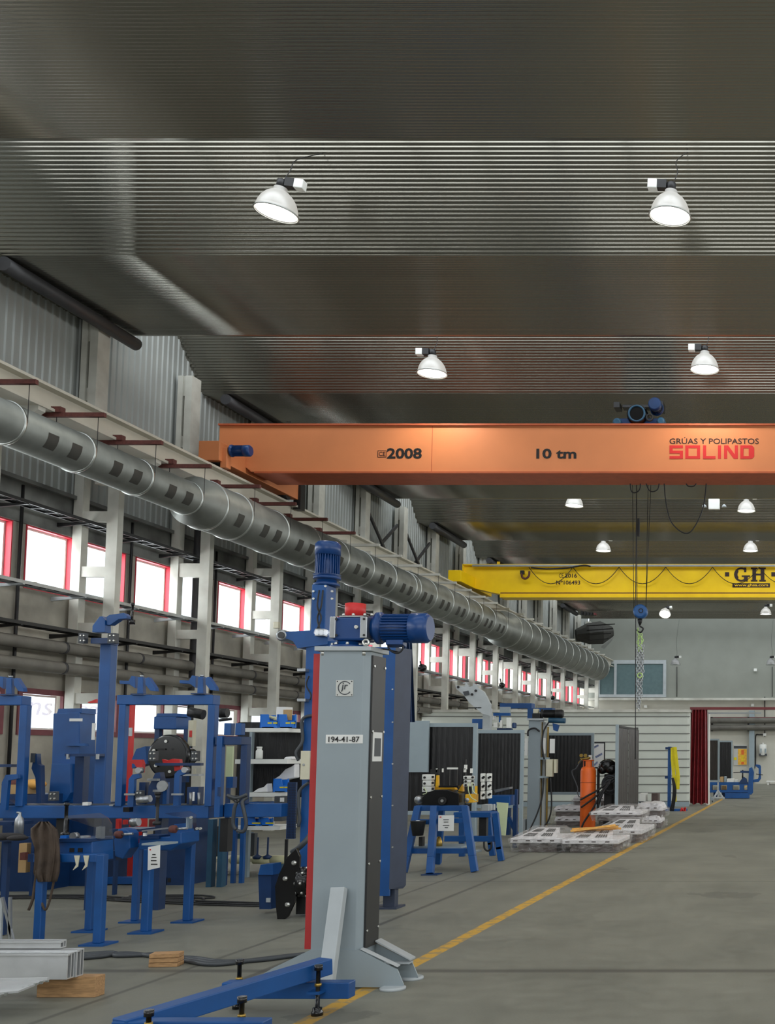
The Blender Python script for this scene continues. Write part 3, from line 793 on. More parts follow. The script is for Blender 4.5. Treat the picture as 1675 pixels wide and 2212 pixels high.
# ------------------------------------------------------------ high bay lamps
def lamp(x, y, z, label, tilt=(0, 0), on=True, side=1, group='high bay lamps'):
    r = thing('high_bay_lamp', label, 'lamp', (x, y, z), group); q = .255
    prof = [(0, q+.012), (.015, q), (.05, q*.985), (.11, q*.93), (.17, q*.83), (.23, q*.66), (.275, q*.46), (.295, .085), (.34, .08), (.35, .05)]
    MB().lathe((x, y, z), (0, 0, 1), prof, 32, caps=False).build('shade', 'lamp_shade', r)
    MB().torus((x, y, z+.003), (0, 0, 1), q+.01, .009, 32, 6).build('rim', 'galv_bright', r)
    MB().lathe((x, y, z+.012), (0, 0, 1), [(0, .01), (.004, q*.97)], 32, caps=False).build('lamp_glass', 'lamp_on' if on else 'window_grey', r)
    MB().lathe((x, y, z+.34), (0, 0, 1), [(0, .06), (.1, .06), (.12, .03)], 16).build('lamp_socket', 'black', r)
    MB().box(x+side*.06-(0 if side > 0 else .17), x+side*.06+(.17 if side > 0 else 0), y-.05, y+.05, z+.36, z+.47).build('ballast_box', 'dark_steel', r)
    MB().box(x+side*.24-.06, x+side*.24+.06, y-.06, y+.06, z+.35, z+.47).build('ballast_cover', 'shade_white', r, bevel=.01)
    r.rotation_euler = (math.radians(tilt[0]), math.radians(tilt[1]), 0)
    pass
    e = Y_ROW0+BAY*math.floor((y-Y_ROW0)/BAY); yt = y+.65; zt = H0+.95*max(0, e+2.85-yt)
    MB().path([(x+.02, y, z+.45), (x+.07, y+.02, z+.6), (x+.02, y+.2, z+.6+(zt-z-.6)*.4), (x+.1, yt, zt+.01)], .006, 5, 4).build('suspension_wire', 'dark_steel', r)
    if on:
        l = bpy.data.lights.new('lamp_light', 'SPOT'); l.energy = LAMP_W*4; l.spot_size = math.radians(150); l.spot_blend = .6; l.shadow_soft_size = .12; l.color = (1, .93, .82)
        lo = bpy.data.objects.new('lamp_light', l); C.objects.link(lo); lo.location = (x, y, z-.05)
        l = bpy.data.lights.new('lamp_glow', 'POINT'); l.energy = .6; l.shadow_soft_size = .06; l.color = (1, .97, .92)
        lo = bpy.data.objects.new('lamp_glow', l); C.objects.link(lo); lo.location = (x, y, z+.12)
rows = [(13.2, 'nearest'), (18.56, 'second'), (23.92, 'third'), (29.3, 'fourth'), (34.6, 'fifth'), (45.3, 'seventh')]
def lamps():
    P = [((597, 461), 13.2, (0, 8), 1, 'lit silver bell lamp nearest the camera on the left row, slightly tilted'),
         ((1448, 468), 13.2, (0, 2), -1, 'lit silver bell lamp nearest the camera at upper right'),
         ((934, 808), 19.07, (0, 0), -1, 'lit bell lamp above the 2008 mark of the orange crane'),
         ((1523, 799), 19.07, (0, 0), -1, 'lit bell lamp above the SOLIND lettering'),
         ((1241, 1093), 30.8, (0, 2), 1, 'lit bell lamp half hidden by the orange girder, left of the ropes'),
         ((1613, 1104), 30.8, (0, 0), 1, 'lit bell lamp between the cranes at right, beside the white emergency light'),
         ((1304, 1190), 36.7, (0, 0), 1, 'lit bell lamp just above the yellow crane, left of the ropes'),
         ((1622, 1190), 36.7, (0, 0), 1, 'lit bell lamp just above the GH sign of the yellow crane'),
         ((1655, 1327), 48.4, (0, 0), 1, 'small lit lamp below the yellow crane at the right edge'),
         ((1437, 1327), 48.5, (-35, 0), 1, 'small far lamp tilted toward the camera, right of the blue hook block')]
    for (px, py), Y, t, sd, lab in P:
        p = G(px, py, Y); lamp(p.x, Y, p.z, lab, t, True, sd)
    for px, lab in ((1460, 'unlit bell lamp before the back wall, above the left cable drop'), (1666, 'unlit bell lamp before the back wall at the right edge')):
        p = G(px, 1436, 50.7+5); lamp(p.x, 55.7, p.z, lab, (0, 0), False, 1, 'unlit lamps at the back wall')
        MB_ = MB(); MB_.path([G(px+3, 1440, YB-.05), G(px+3, 1505, YB-.05)], .02, 6, 1)
        tag(MB_.build('wall_cable', 'black'), 'dark cable running down the back wall below the %s unlit lamp' % ('left' if px < 1600 else 'right'), 'cable', 'cables on the back wall')
    # lamps of the right-hand rows, outside the frame
    for Y, z in ((13.2, 8.35), (24, 8.35), (34.6, 8.35), (45.3, 8.35)):
        for x in (3.15, 8.0):
            l = bpy.data.lights.new('lamp_light', 'SPOT'); l.energy = LAMP_W*4; l.spot_size = math.radians(150); l.spot_blend = .6; l.shadow_soft_size = .2; l.color = (1, .93, .82)
            lo = bpy.data.objects.new('lamp_light', l); C.objects.link(lo); lo.location = (x, Y, z-.1)
lamps()
def emergency_light():
    p = G(1543, 1090, 30.9)
    r = thing('emergency_light', 'white emergency light box with two side spots between the cranes', 'emergency light', (p.x, 30.9, p.z))
    MB().pb(1531, 1077, 1556, 1100, 30.9, .12).build('housing', 'shade_white', r, bevel=.02)
    for x in (1522, 1565): MB().lathe(G(x, 1096, 30.85), (0, 0, 1), [(0, .07), (.05, .06), (.09, .02)], 14).build('spot', 'light_grey', r)
    MB().pt([(1532, 1078, 31), (1530, 1060, 31.2)], .008, 5, 1).pt([(1553, 1078, 31), (1556, 1055, 31.2)], .008, 5, 1).split('hanger', 'dark_steel', r)
emergency_light()
# ============================================================ FOREGROUND: grey lifting column
def grey_column():
    Y = 7.42; z = lambda y: G(0, y, Y).z
    r = thing('lifting_column', 'grey machine column numbered 194-41-87 with blue gearmotor on top', 'machine column', (-3.25, 7.6, 0))
    xl, xr = -3.405, -3.06; D = .25; zt = z(1405); zb = z(2052)
    c = .035
    MB().prism([(xl, Y, .1), (xr-c, Y, .1), (xr, Y+c, .1), (xr, Y+D, .1), (xl, Y+D, .1)], (0, 0, zt-.1)).build('column_body', 'column_grey', r, bevel=.006)
    MB().box(xl-.055, xl-.002, Y+.03, Y+.075, zb, zt-.02).build('edge_strip', 'red_strip', r)
    MB().box(xr+.002, xr+.014, Y+.045, Y+D+.02, zb+.0, zt-.03).build('side_cover', 'black_panel', r)
    for i in range(5):
        for yy in (Y+.06, Y+D): MB().cyl((xr+.012, yy, zb+.12+i*.46), (xr+.022, yy, zb+.12+i*.46), .009, 8).split('screw', 'bolt', r)
    # flared base plates
    for yy, dz in ((Y-.012, 0), (Y+D+.01, 0)):
        MB().prism([(xl, yy, zb), (xr, yy, zb), (-2.8, yy, .13), (-2.755, yy, .03), (-2.755, yy, .012), (-3.72, yy, .012), (-3.72, yy, .1), (xl-.25, yy, .14)], (0, .012, 0)).build('base_gusset', 'column_grey', r)
    MB().prism([(-2.80, Y+.02, .15), (xr, Y+.02, zb+.01), (xr, Y+.05, zb+.01), (-2.8, Y+.05, .15)], (0, -.03, -.004)).build('weld_edge', 'light_grey', r)
    MB().prism([(xr+.02, Y+D-.05, zb+.02), (-2.79, Y+D-.05, .15), (-2.79, Y+D-.05, .16), (xr+.02, Y+D-.05, zb+.03)], (0, .1, 0)).build('gusset_flange', 'light_grey', r)
    MB().box(-2.98, -2.79, Y+D-.07, Y+D+.01, .13, .14).build('gusset_rib', 'light_grey', r)
    for yy in (Y-.03, Y+D+.06): MB().lathe((-2.82, yy, 0), (0, 0, 1), [(0, .085), (.016, .085), (.022, .07)], 28).build('foot_pad', 'light_grey', r)
    # raking brace
    p = G(733, 1918, Y-.045); q = G(706, 2122, Y-.25)
    MB().bar(q, p, .095, .06, up=(0, -1, 0)).build('brace', 'light_grey', r, bevel=.004)
    # badges
    MB().pb(726, 1469, 763, 1504, Y-.004, .004).build('emblem_plate', 'plate', r)
    Yp = Y-.006
    m = MB(); cx, cy = 745, 1486
    for i in range(22):
        a, b = math.radians(38+i*13), math.radians(38+(i+1)*13)
        m.pp([(cx+15*math.cos(a), cy-15*math.sin(a)), (cx+15*math.cos(b), cy-15*math.sin(b)), (cx+13*math.cos(b), cy-13*math.sin(b)), (cx+13*math.cos(a), cy-13*math.sin(a))], Yp, .002)
    m.build('emblem_ring', 'hose_grey', r)
    text_part('jr', 737, 1475, 752, 1494, Yp, 'hose_grey', r, bold=.0, shear=.15)
    for x, y in ((729, 1472), (760, 1472), (729, 1501), (760, 1501)): MB().pc(x, y, Yp, .004, .003, 8).build('rivet', 'dark_steel', r)
    MB().pb(704, 1587, 784, 1606, Y-.003, .003).build('number_plate', 'paper', r)
    text_part('194-41-87', 710, 1591, 777, 1603, Y-.005, 'ink_black', r, bold=.004)
    a = G(805, 1643, Y+.08); b = G(825, 1580, Y+.23)
    MB().box(xr+.014, xr+.018, Y+.07, Y+.23, z(1645), z(1581)).build('warning_plate', 'paper', r)
    MB().box(xr+.018, xr+.02, Y+.095, Y+.205, z(1634), z(1594)).build('warning_print', 'hose_grey', r)
    # top plate
    MB().box(xl-.03, xr+.02, Y-.02, Y+D+.06, zt-.004, zt+.028).build('top_plate', 'light_grey', r, bevel=.004)
    for x in (xl+.02, xr-.04): MB().cyl((x, Y+.01, zt-.035), (x, Y+.01, zt), .014, 10).build('bolt', 'bolt', r)
    z2 = zt+.028
    cy0 = Y+.13; cxx = G(756, 1360, cy0).x
    MB().lathe((cxx, cy0, z2), (0, 0, 1), [(0, .125), (.014, .125), (.02, .1), (.05, .085), (.07, .085)], 32).build('gearbox_flange', 'motor_blue', r)
    for i in range(8):
        a = i*math.pi/4+.3; MB().cyl((cxx+.11*math.cos(a), cy0+.11*math.sin(a), z2+.014), (cxx+.11*math.cos(a), cy0+.11*math.sin(a), z2+.034), .012, 8).build('bolt', 'bolt', r)
    g0, g1 = z(1382), z(1332)
    MB().box(G(716, 1360, Y).x, G(785, 1360, Y).x, Y+.02, Y+.22, g0, g1).build('gearbox', 'motor_blue', r, bevel=.012)
    for a, b in ((712, 733), (778, 803)):
        gp = MB().pb(a, 1332, b, 1378, Y+.005, .24); go = gp.build('gearbox_plate', 'steel', r, bevel=.004)
        for yy in (1337, 1372): MB().pc((a+b)/2+(-4 if a > 750 else 4), yy, Y+.003, .009, .004, 12).build('bolt_hole', 'ink_black', r)
    MB().pc(769, 1354, Y+.0, .013, .03, 12).build('filler_plug', 'bolt', r)
    MB().box(G(730, 1360, Y).x, G(782, 1360, Y).x, Y+.02, Y+.22, g1, g1+.01).build('cap_plate', 'steel', r)
    MB().lathe((G(767, 1360, cy0).x, cy0, g1+.01), (0, 0, 1), [(0, .07), (.098, .07), (.1, .064)], 32).build('red_cap', 'red', r)
    for px in (738, 759, 784, 799): MB().cyl((G(px, 1360, Y).x, Y+.03, g1+.008), (G(px, 1360, Y).x, Y+.03, g1+.026), .011, 8).build('bolt', 'bolt', r)
    MB().torus(G(791, 1388, Y-.0), (0, 1, 0), .02, .008, 18).build('eye_bolt', 'bolt', r)
    MB().lathe(G(799, 1357, Y+.13), (1, 0, 0), [(0, .085), (.08, .08), (.1, .09)], 24).build('gearbox_neck', 'motor_blue', r)
    motor(r, G(817, 1357, Y+.13), (1, 0, 0), .375, .103, box=(0, -.2, -1))
    MB().path([G(838, 1388, Y+.1), G(840, 1400, Y+.1), G(850, 1409, Y+.1), G(862, 1410, Y+.1), G(870, 1402, Y+.1), G(871, 1388, Y+.1)], .0065, 8, 5).build('motor_cable', 'rubber', r)
    MB().path([G(862, 1409, Y+.1), G(845, 1405, Y+.15), G(830, 1402, Y+.2), G(812, 1404, Y+.2)], .005, 8, 5).build('motor_cable', 'rubber', r)
grey_column()
def outrigger():
    r = thing('outrigger_frame', 'blue steel floor outrigger with levelling screws in front of the grey column', 'support frame', (-3.6, 6.3, 0))
    def xb(xa, xb_, Y, zt, h=.095, ext=0):
        MB().box(xa, xb_, Y, Y+.1, zt-h, zt).build('cross_beam', 'blue', r, bevel=.006)
    Y1 = 6.72; x0 = G(478, 2140, Y1).x; x1 = G(754, 2140, Y1).x
    z1 = G(0, 2123, Y1).z
    xb(x0, x1, Y1, z1, .1)
    Y2 = 5.62; xb(G(243, 2140, Y2).x, G(571, 2140, Y2).x, Y2, G(0, 2207, Y2).z, .1)
    p = G(705, 2086, Y1+.12); q = G(258, 2222, Y2+.02)
    mb = MB(); mb.bar(q, p, .115, .1); mb.build('main_beam', 'blue', r, bevel=.006)
    z2 = G(0, 2207, Y2).z
    for px, Y, zt, h in ((687, Y1-.05, z1, .12), (516, Y1+.13, z1, .12), (324, Y2-.04, z2, .07), (524, Y2+.13, z2, .1)):
        X = G(px, 2140, Y).x; 
        s = MB().lathe((X, Y, 0), (0, 0, 1), [(0, .035), (.022, .035), (.03, .028), (.048, .028), (.05, .013), (zt+h-.035, .013), (zt+h-.033, .024), (zt+h, .024)], 18).build('levelling_screw', 'gloss_black', r)
        MB().lathe((X, Y, zt-.01), (0, 0, 1), [(0, .022), (.018, .022)], 6).build('nut', 'brass', s)
    MB().box(G(676, 2140, Y1).x, G(704, 2140, Y1).x, Y1-.085, Y1, z1-.055, z1-.04).build('screw_bracket', 'blue', r)
outrigger()
# ------------------------------------------------------------ blue lifting machine behind the grey column
def blue_machine():
    Y = 11.0
    r = thing('welding_positioner', 'tall worn blue positioner column with vertical motor, standing behind the grey column', 'machine column', (G(745, 1700, Y).x, Y+.3, 0))
    MB().pb(652, 1385, 760, 1975, Y, .45).build('column_body', 'blue', r, bevel=.008)
    MB().pp([(607, 1366), (652, 1363), (735, 1360), (735, 1392), (652, 1400), (640, 1385), (612, 1376)], Y-.02, .3).build('top_arm', 'blue', r)
    MB().pb(672, 1262, 725, 1385, Y+.06, .25).build('upper_column', 'blue', r, bevel=.008)
    MB().lathe(G(607, 1372, Y-.03), (0, 1, 0), [(0, .045), (.02, .06), (.2, .06)], 22).build('roller', 'steel', r)
    MB().pc(607, 1372, Y-.04, .035, .02).build('roller_hub', 'gloss_black', r)
    p = G(706, 1262, Y+.18)
    MB().lathe(p, (0, 0, 1), [(-.02, .13), (0, .13), (.02, .1), (.09, .09), (.1, .14)], 28).build('motor_adapter', 'motor_blue', r)
    motor(r, G(707, 1252, Y+.18), (0, 0, 1), .40, .122)
    for x, y in ((677, 1277), (717, 1277), (677, 1293), (717, 1293), (703, 1266)): MB().pc(x, y, Y+.04, .012, .02, 8).build('bolt', 'bolt', r)
    for d in (0, 8): MB().path([G(690+d, 1275, Y+.03), G(686+d, 1310, Y), G(694-d, 1335, Y+.02), G(684+d, 1362, Y)], .009, 6, 5).split('cable', 'rubber', r)
    MB().pb(680, 1358, 708, 1374, Y-.1, .08).build('connector_block', 'steel', r, bevel=.004)
    for x in (684, 694, 704): MB().pc(x, 1366, Y-.14, .028, .05, 14).build('connector', 'acrylic', r)
    MB().pb(649, 1622, 681, 1684, Y-.14, .13).split('control_box', 'cream', r, bevel=.004)
    MB().pc(656, 1652, Y-.145, .012, .01, 10).build('box_lock', 'steel', r)
    MB().path([G(686, 1545, Y-.03), G(662, 1548, Y-.03), G(652, 1560, Y-.03), G(654, 1600, Y-.03), G(640, 1625, Y-.05), G(645, 1643, Y-.05)], .016, 8, 6).build('hose', 'hose_grey', r)
    MB().path([G(668, 1690, Y-.05), G(648, 1708, Y-.04), G(645, 1740, Y-.04), G(648, 1770, Y-.04), G(644, 1785, Y-.04)], .016, 8, 6).build('hose', 'hose_grey', r)
    MB().path([G(680, 1790, Y-.2), G(662, 1815, Y-.3), G(645, 1832, Y-.3), G(632, 1840, Y-.25)], .026, 8, 6).build('hose', 'hose_grey', r)
    for y in (1444, 1509): MB().pb(642, y, 668, y+6, Y-.08, .08).build('sensor_bracket', 'steel', r)
    MB().path([G(668, 1460, Y-.03), G(662, 1480, Y-.03), G(672, 1500, Y-.03), G(670, 1512, Y-.03)], .008, 6, 5).split('cable', 'rubber', r)
    # workpiece face plate seen edge-on, pointing left
    Yf = 10.55
    pts = [(632, 1840), (640, 1828), (618, 1850), (600, 1905), (594, 1930), (597, 1985), (603, 1993), (625, 1975), (640, 1930), (646, 1880), (646, 1845)]
    pts = [(640, 1832), (622, 1850), (604, 1885), (594, 1915), (596, 1960), (599, 1988), (606, 1993), (622, 1980), (636, 1950), (645, 1900), (648, 1850)]
    MB().pp(pts, Yf-.05, .035).build('face_plate', 'gloss_black', r, bevel=.004)
    for x, y in ((636, 1864), (617, 1898), (622, 1954)): MB().lathe(G(x, y, Yf-.05), (0, -1, 0), [(0, .024), (.012, .024), (.014, .013), (.028, .013)], 10).build('bolt', 'bolt', r)
    p = G(628, 1905, Yf+.05)
    MB().lathe(p, (1, 0, .0), [(0, .085), (.1, .085), (.11, .15), (.15, .15), (.16, .11), (.22, .11), (.23, .16), (.27, .16)], 28).build('spindle_flange', 'gloss_black', r)
    for i in range(8):
        a = i*math.pi/4; MB().cyl(p+Vector((.1, .135*math.cos(a), .135*math.sin(a))), p+Vector((.17, .135*math.cos(a), .135*math.sin(a))), .014, 8).build('bolt', 'bolt', r)
    MB().pb(640, 1925, 672, 1975, Yf+.1, .3).build('spindle_foot', 'dark_steel', r)
    # blue drive box
    MB().pp([(558, 1890), (601, 1890), (601, 1964), (562, 1964)], Yf+.3, .4).build('drive_box', 'dark_blue', r)
    MB().pp([(558, 1890), (566, 1868), (607, 1866), (607, 1890)], Yf+.28, .42).build('drive_box_lid', 'blue', r)
    MB().pb(575, 1940, 584, 1949, Yf+.29, .01).build('cutout', 'light_grey', r)
blue_machine()
def slate_column():
    Y = 11.1
    r = thing('guide_column', 'tall dark slate column with bright blue edge just right of the grey column', 'machine column', (G(860, 1700, Y).x, Y+.2, 0))
    a = G(822, 1700, Y).x; b = G(847, 1700, Y).x; zt = G(0, 1398, Y).z; zb = G(0, 1925, Y).z
    MB().box(a-.1, b, Y, Y+.03, zb-.05, zt).build('blue_edge', 'blue', r)
    # side plate seen obliquely: long in depth
    c = G(895, 0, Y+.55)
    MB().prism([(b, Y, zt), (b, Y, zb+.02), (b+.06, Y+.22, zb), (b+.075, Y+.26, zb+.03), (b+.075, Y+.26, zt)], (-.02, .02, 0)).build('side_plate', 'slate', r)
    MB().box(b-.1, b+.02, Y+.1, Y+.2, .02, zb+.1).build('foot_post', 'slate', r)
    MB().box(b-.2, b+.06, Y+.05, Y+.3, 0, .02).build('foot_plate', 'slate', r)
    for y in (1489, 1560, 1650, 1740, 1830): MB().pc(848, y, Y-.008, .008, .01, 8).build('bolt', 'bolt', r)
slate_column()
def drape():
    Y = 11.9
    mb = MB(); vs = []; n = 10
    for i in range(n+1):
        for j in range(2):
            x = 872+(18 if j == 0 else 24)*i/n; y = 1388 if j == 0 else 1560
            p = G(x, y, Y+.05*math.sin(i*1.6)); vs.append(p)
    for i in range(n+1):
        for j in range(2): vs.append(vs[i*2+j]+Vector((0, .01, 0)))
    q = 2*(n+1)
    fs = [(2*i, 2*i+1, 2*i+3, 2*i+2) for i in range(n)]+[(q+2*i+2, q+2*i+3, q+2*i+1, q+2*i) for i in range(n)]
    mb.add(vs, fs, True); tag(mb.build('cover_sheet', 'dark_blue'), 'dark blue cover sheet hanging beside the slate column', 'cover')
drape()
# ============================================================ LEFT FIXTURES
def clamp_head(r, x0, y0, Y, flip=1, s=1.0):
    """swivel clamp head: base plate, post and arm; x0,y0 = base plate centre pixel"""
    f = flip
    MB().pb(x0-24*s, y0-3*s, x0+22*s, y0, Y-.05, .25).build('clamp_base', 'dark_blue', r)
    o = MB().pp([(x0-10*s, y0-3*s), (x0+10*s, y0-3*s), (x0+9*s, y0-38*s), (x0-7*s, y0-38*s)], Y, .1).build('clamp_post', 'blue', r, bevel=.003)
    MB().pp([(x0+8*s*f, y0-36*s), (x0+16*s*f, y0-38*s), (x0+36*s*f, y0-16*s), (x0+38*s*f, y0-8*s), (x0+22*s*f, y0-9*s), (x0+8*s*f, y0-22*s)], Y-.01, .06).build('clamp_arm', 'blue', r, bevel=.003)
    MB().pp([(x0-6*s*f, y0-40*s), (x0-16*s*f, y0-41*s), (x0-24*s*f, y0-30*s), (x0-48*s*f, y0-31*s), (x0-48*s*f, y0-24*s), (x0-22*s*f, y0-23*s), (x0-6*s*f, y0-14*s)], Y+.02, .06).build('clamp_jaw', 'blue', r, bevel=.003)
    MB().lathe(G(x0+1*s, y0-38*s, Y+.05), (0, 0, 1), [(0, .02), (.02, .02)], 8).build('clamp_nut', 'steel', o)
def jig_frame():
    Y = 10.8
    r = thing('welding_jig', 'large blue welding jig frame with tall post, portal and clamp heads at left', 'welding jig', (-6.4, Y+.1, .8))
    MB().pb(-60, 1740, 482, 1768, Y, .28).build('base_beam', 'blue', r, bevel=.008)
    MB().pb(-60, 1738, 470, 1740, Y+.02, .24).build('beam_top', 'hose_grey', r)
    MB().pb(208, 1390, 247, 1742, Y+.35, .4).build('tall_post', 'blue', r, bevel=.01)
    MB().pb(196, 1378, 256, 1390, Y+.25, .35).build('post_head', 'dark_blue', r)
    for a, b in ((169, 191), (232, 257)): MB().pb(a, 1367, b, 1389, Y+.2, .12).split('grey_block', 'hose_grey', r, bevel=.004)
    MB().pp([(199, 1366), (240, 1366), (240, 1340), (231, 1331), (222, 1332), (200, 1352)], Y+.3, .1).build('head_bracket', 'blue', r, bevel=.004)
    MB().pp([(230, 1332), (238, 1328), (276, 1324), (284, 1331), (284, 1336), (262, 1338), (240, 1350), (230, 1350)], Y+.32, .08).build('head_arm', 'blue', r, bevel=.004)
    MB().lathe(G(285, 1349, Y+.35), (0, 0, 1), [(0, .03), (.05, .03), (.055, .012), (.2, .012), (.205, .018), (.23, .018)], 12).build('pressure_screw', 'gloss_black', r)
    # portal
    MB().pb(252, 1522, 276, 1742, Y-.02, .14).build('portal_post', 'blue', r, bevel=.006)
    MB().pb(445, 1522, 470, 1742, Y-.02, .14).build('portal_post', 'blue', r, bevel=.006)
    MB().pb(252, 1501, 476, 1522, Y-.02, .14).build('portal_beam', 'blue', r, bevel=.006)
    clamp_head(r, 306, 1501, Y, 1); clamp_head(r, 436, 1500, Y, 1)
    # left portal, partly out of view
    MB().pb(37, 1523, 64, 1742, Y-.02, .14).build('portal_post', 'blue', r, bevel=.006)
    MB().pb(-60, 1503, 68, 1523, Y-.02, .14).build('portal_beam', 'blue', r, bevel=.006)
    clamp_head(r, 22, 1502, Y, 1)
    # side tower
    MB().pb(465, 1590, 485, 1766, Y-.06, .16).build('side_post', 'blue', r, bevel=.005)
    MB().pb(465, 1591, 543, 1609, Y-.04, .2).build('side_shelf', 'dark_blue', r, bevel=.005)
    MB().pb(518, 1609, 541, 1737, Y, .14).build('side_post', 'dark_blue', r, bevel=.005)
    MB().pb(484, 1736, 622, 1765, Y+.05, .14).build('side_beam', 'blue', r, bevel=.005)
    for a, b in ((484, 508), (508, 530)): MB().pb(a, 1562, b, 1588, Y+.02, .14).split('clamp_block', 'blue', r, bevel=.005)
    # inner fixtures
    MB().pb(335, 1648, 440, 1654, Y+.2, .06).split('cross_bar', 'dark_blue', r)
    for a, b in ((320, 343), (412, 433)): MB().pb(a, 1622, b, 1644, Y+.12, .12).split('grey_block', 'hose_grey', r, bevel=.004)
    MB().pp([(275, 1742), (278, 1683), (286, 1673), (300, 1671), (302, 1680), (290, 1684), (288, 1742)], Y-.1, .04).build('c_clamp', 'blue', r)
    MB().pp([(374, 1740), (377, 1672), (385, 1664), (400, 1660), (402, 1670), (388, 1676), (386, 1740)], Y-.1, .04).build('c_clamp', 'blue', r)
    for x, y in ((298, 1664), (398, 1663)): MB().pc(x, y, Y-.13, .03, .06, 14).build('clamp_knob', 'steel', r)
    MB().pb(104, 1710, 128, 1730, Y-.12, .1).pb(292, 1708, 313, 1728, Y-.12, .1).split('grey_block', 'hose_grey', r, bevel=.004)
    MB().cyl(G(298, 1729, Y-.15), G(325, 1725, Y-.15), .035, 16).build('round_stop', 'steel', r)
    MB().pp([(68, 1660), (76, 1632), (84, 1628), (86, 1650), (96, 1654), (98, 1735), (84, 1735), (80, 1680)], Y+.1, .06).build('fixture_arm', 'dark_blue', r)
    MB().pb(-10, 1651, 40, 1657, Y+.05, .1).split('cross_bar', 'dark_blue', r)
    MB().pb(66, 1627, 78, 1647, Y+.08, .05).split('grey_block', 'hose_grey', r)
    MB().pp([(0, 1750), (4, 1690), (12, 1674), (38, 1672), (38, 1682), (18, 1686), (12, 1750)], Y-.1, .04).build('c_clamp', 'blue', r)
    MB().pb(140, 1628, 228, 1634, Y+.26, .1).split('cross_bar', 'dark_blue', r)
    MB().pb(160, 1634, 192, 1742, Y+.4, .2).build('inner_post', 'dark_blue', r)
    for x, y0, y1 in ((143, 1629, 1640), (207, 1629, 1640)): MB().pb(x, y0, x+5, y1, Y+.24, .02).split('screw', 'steel', r)
    MB().pp([(318, 1742), (322, 1700), (340, 1670), (352, 1668), (360, 1700), (366, 1742)], Y+.15, .08).build('fixture_arm', 'dark_blue', r)
    MB().pb(318, 1682, 346, 1687, Y+.08, .05).pb(330, 1706, 352, 1711, Y+.05, .05).split('steel_bar', 'steel', r)
    MB().pb(404, 1700, 440, 1738, Y+.1, .1).build('fixture_arm', 'dark_blue', r)
    for x in (412, 430): MB().cyl(G(x, 1738, Y), G(x, 1712, Y), .014, 8).split('screw', 'steel', r)
    MB().pc(350, 1698, Y+.02, .055, .02, 18).build('hand_wheel', 'steel', r)
    for a, b, x in ((1768, 1840, 475), (1768, 1850, 120)): MB().pb(x, a, x+28, b, Y+.1, .12).build('support', 'dark_steel', r)
    MB().pp([(0, 1742), (0, 1735), (30, 1728), (60, 1742)], Y+.02, .15).build('fixture_arm', 'dark_blue', r)
    for x0, y0, x1, y1, yq in ((169, 1367, 191, 1389, .19), (232, 1367, 257, 1389, .19), (320, 1622, 343, 1644, .11), (412, 1622, 433, 1644, .11), (104, 1710, 128, 1730, -.13), (292, 1708, 313, 1728, -.13)):
        for u in (.2, .52):
            for v in (.25, .75): MB().pc(x0+(x1-x0)*u, y0+(y1-y0)*v, Y+yq, .008, .02, 8).build('bolt', 'bolt', r)
    MB().pb(352, 1690, 366, 1740, Y+.12, .1).build('fixture_arm', 'blue', r)
    MB().pb(300, 1690, 322, 1742, Y+.15, .08).build('fixture_arm', 'dark_blue', r)
    MB().pb(236, 1738, 250, 1741, Y-.04, .06).build('steel_strip', 'steel', r)
    MB().pb(395, 1672, 441, 1676, Y+.3, .1).build('steel_shelf', 'steel', r)
    MB().pb(418, 1660, 424, 1672, Y+.3, .05).build('stop', 'cream', r)
    MB().pb(416, 1711, 421, 1730, Y-.05, .04).build('stop', 'paper', r)
    for x in (283, 385): MB().pb(x-15, 1714, x+12, 1718, Y-.15, .03).build('clamp_rod', 'steel', r)
    MB().pb(266, 1744, 288, 1754, Y-.14, .12).build('clamp_foot', 'gloss_black', r)
    MB().lathe(G(340, 1742, Y-.2), (0, 0, 1), [(0, .02), (.1, .012), (.12, .03), (.14, .03)], 10).build('t_screw', 'dark_steel', r)
    MB().pb(470, 1700, 478, 1720, Y-.08, .05).build('lug', 'dark_blue', r)
    MB().pb(490, 1678, 512, 1702, Y+.1, .1).build('fixture_block', 'blue', r)
    # stand under the beam down to the floor
    for px in (150, 300): MB().box(G(px, 1700, Y).x, G(px+14, 1700, Y).x, Y+.3, Y+.42, 0, G(0, 1766, Y).z).build('support', 'dark_blue', r)
    MB().box(G(-80, 1700, Y).x, G(480, 1700, Y).x, Y+.28, Y+.45, G(0, 1768, Y).z, G(0, 1742, Y).z).build('rear_beam', 'dark_blue', r)
    MB().pb(178, 1733, 198, 1740, Y-.02, .1).build('paper_slip', 'paper', r)
jig_frame()
def red_clamps():
    for i, pts in enumerate(([(272, 1643), (286, 1641), (305, 1641), (308, 1650), (306, 1669), (298, 1662), (290, 1650), (272, 1648)], [(350, 1640), (362, 1643), (372, 1639), (388, 1640), (390, 1662), (377, 1666), (375, 1650), (352, 1648)])):
        mb = MB().pp(pts, 11.06, .05); tag(mb.build('toggle_clamp', 'red'), 'red toggle clamp inside the blue portal, %s one' % ('left' if i == 0 else 'right'), 'clamp', 'red clamps')
red_clamps()
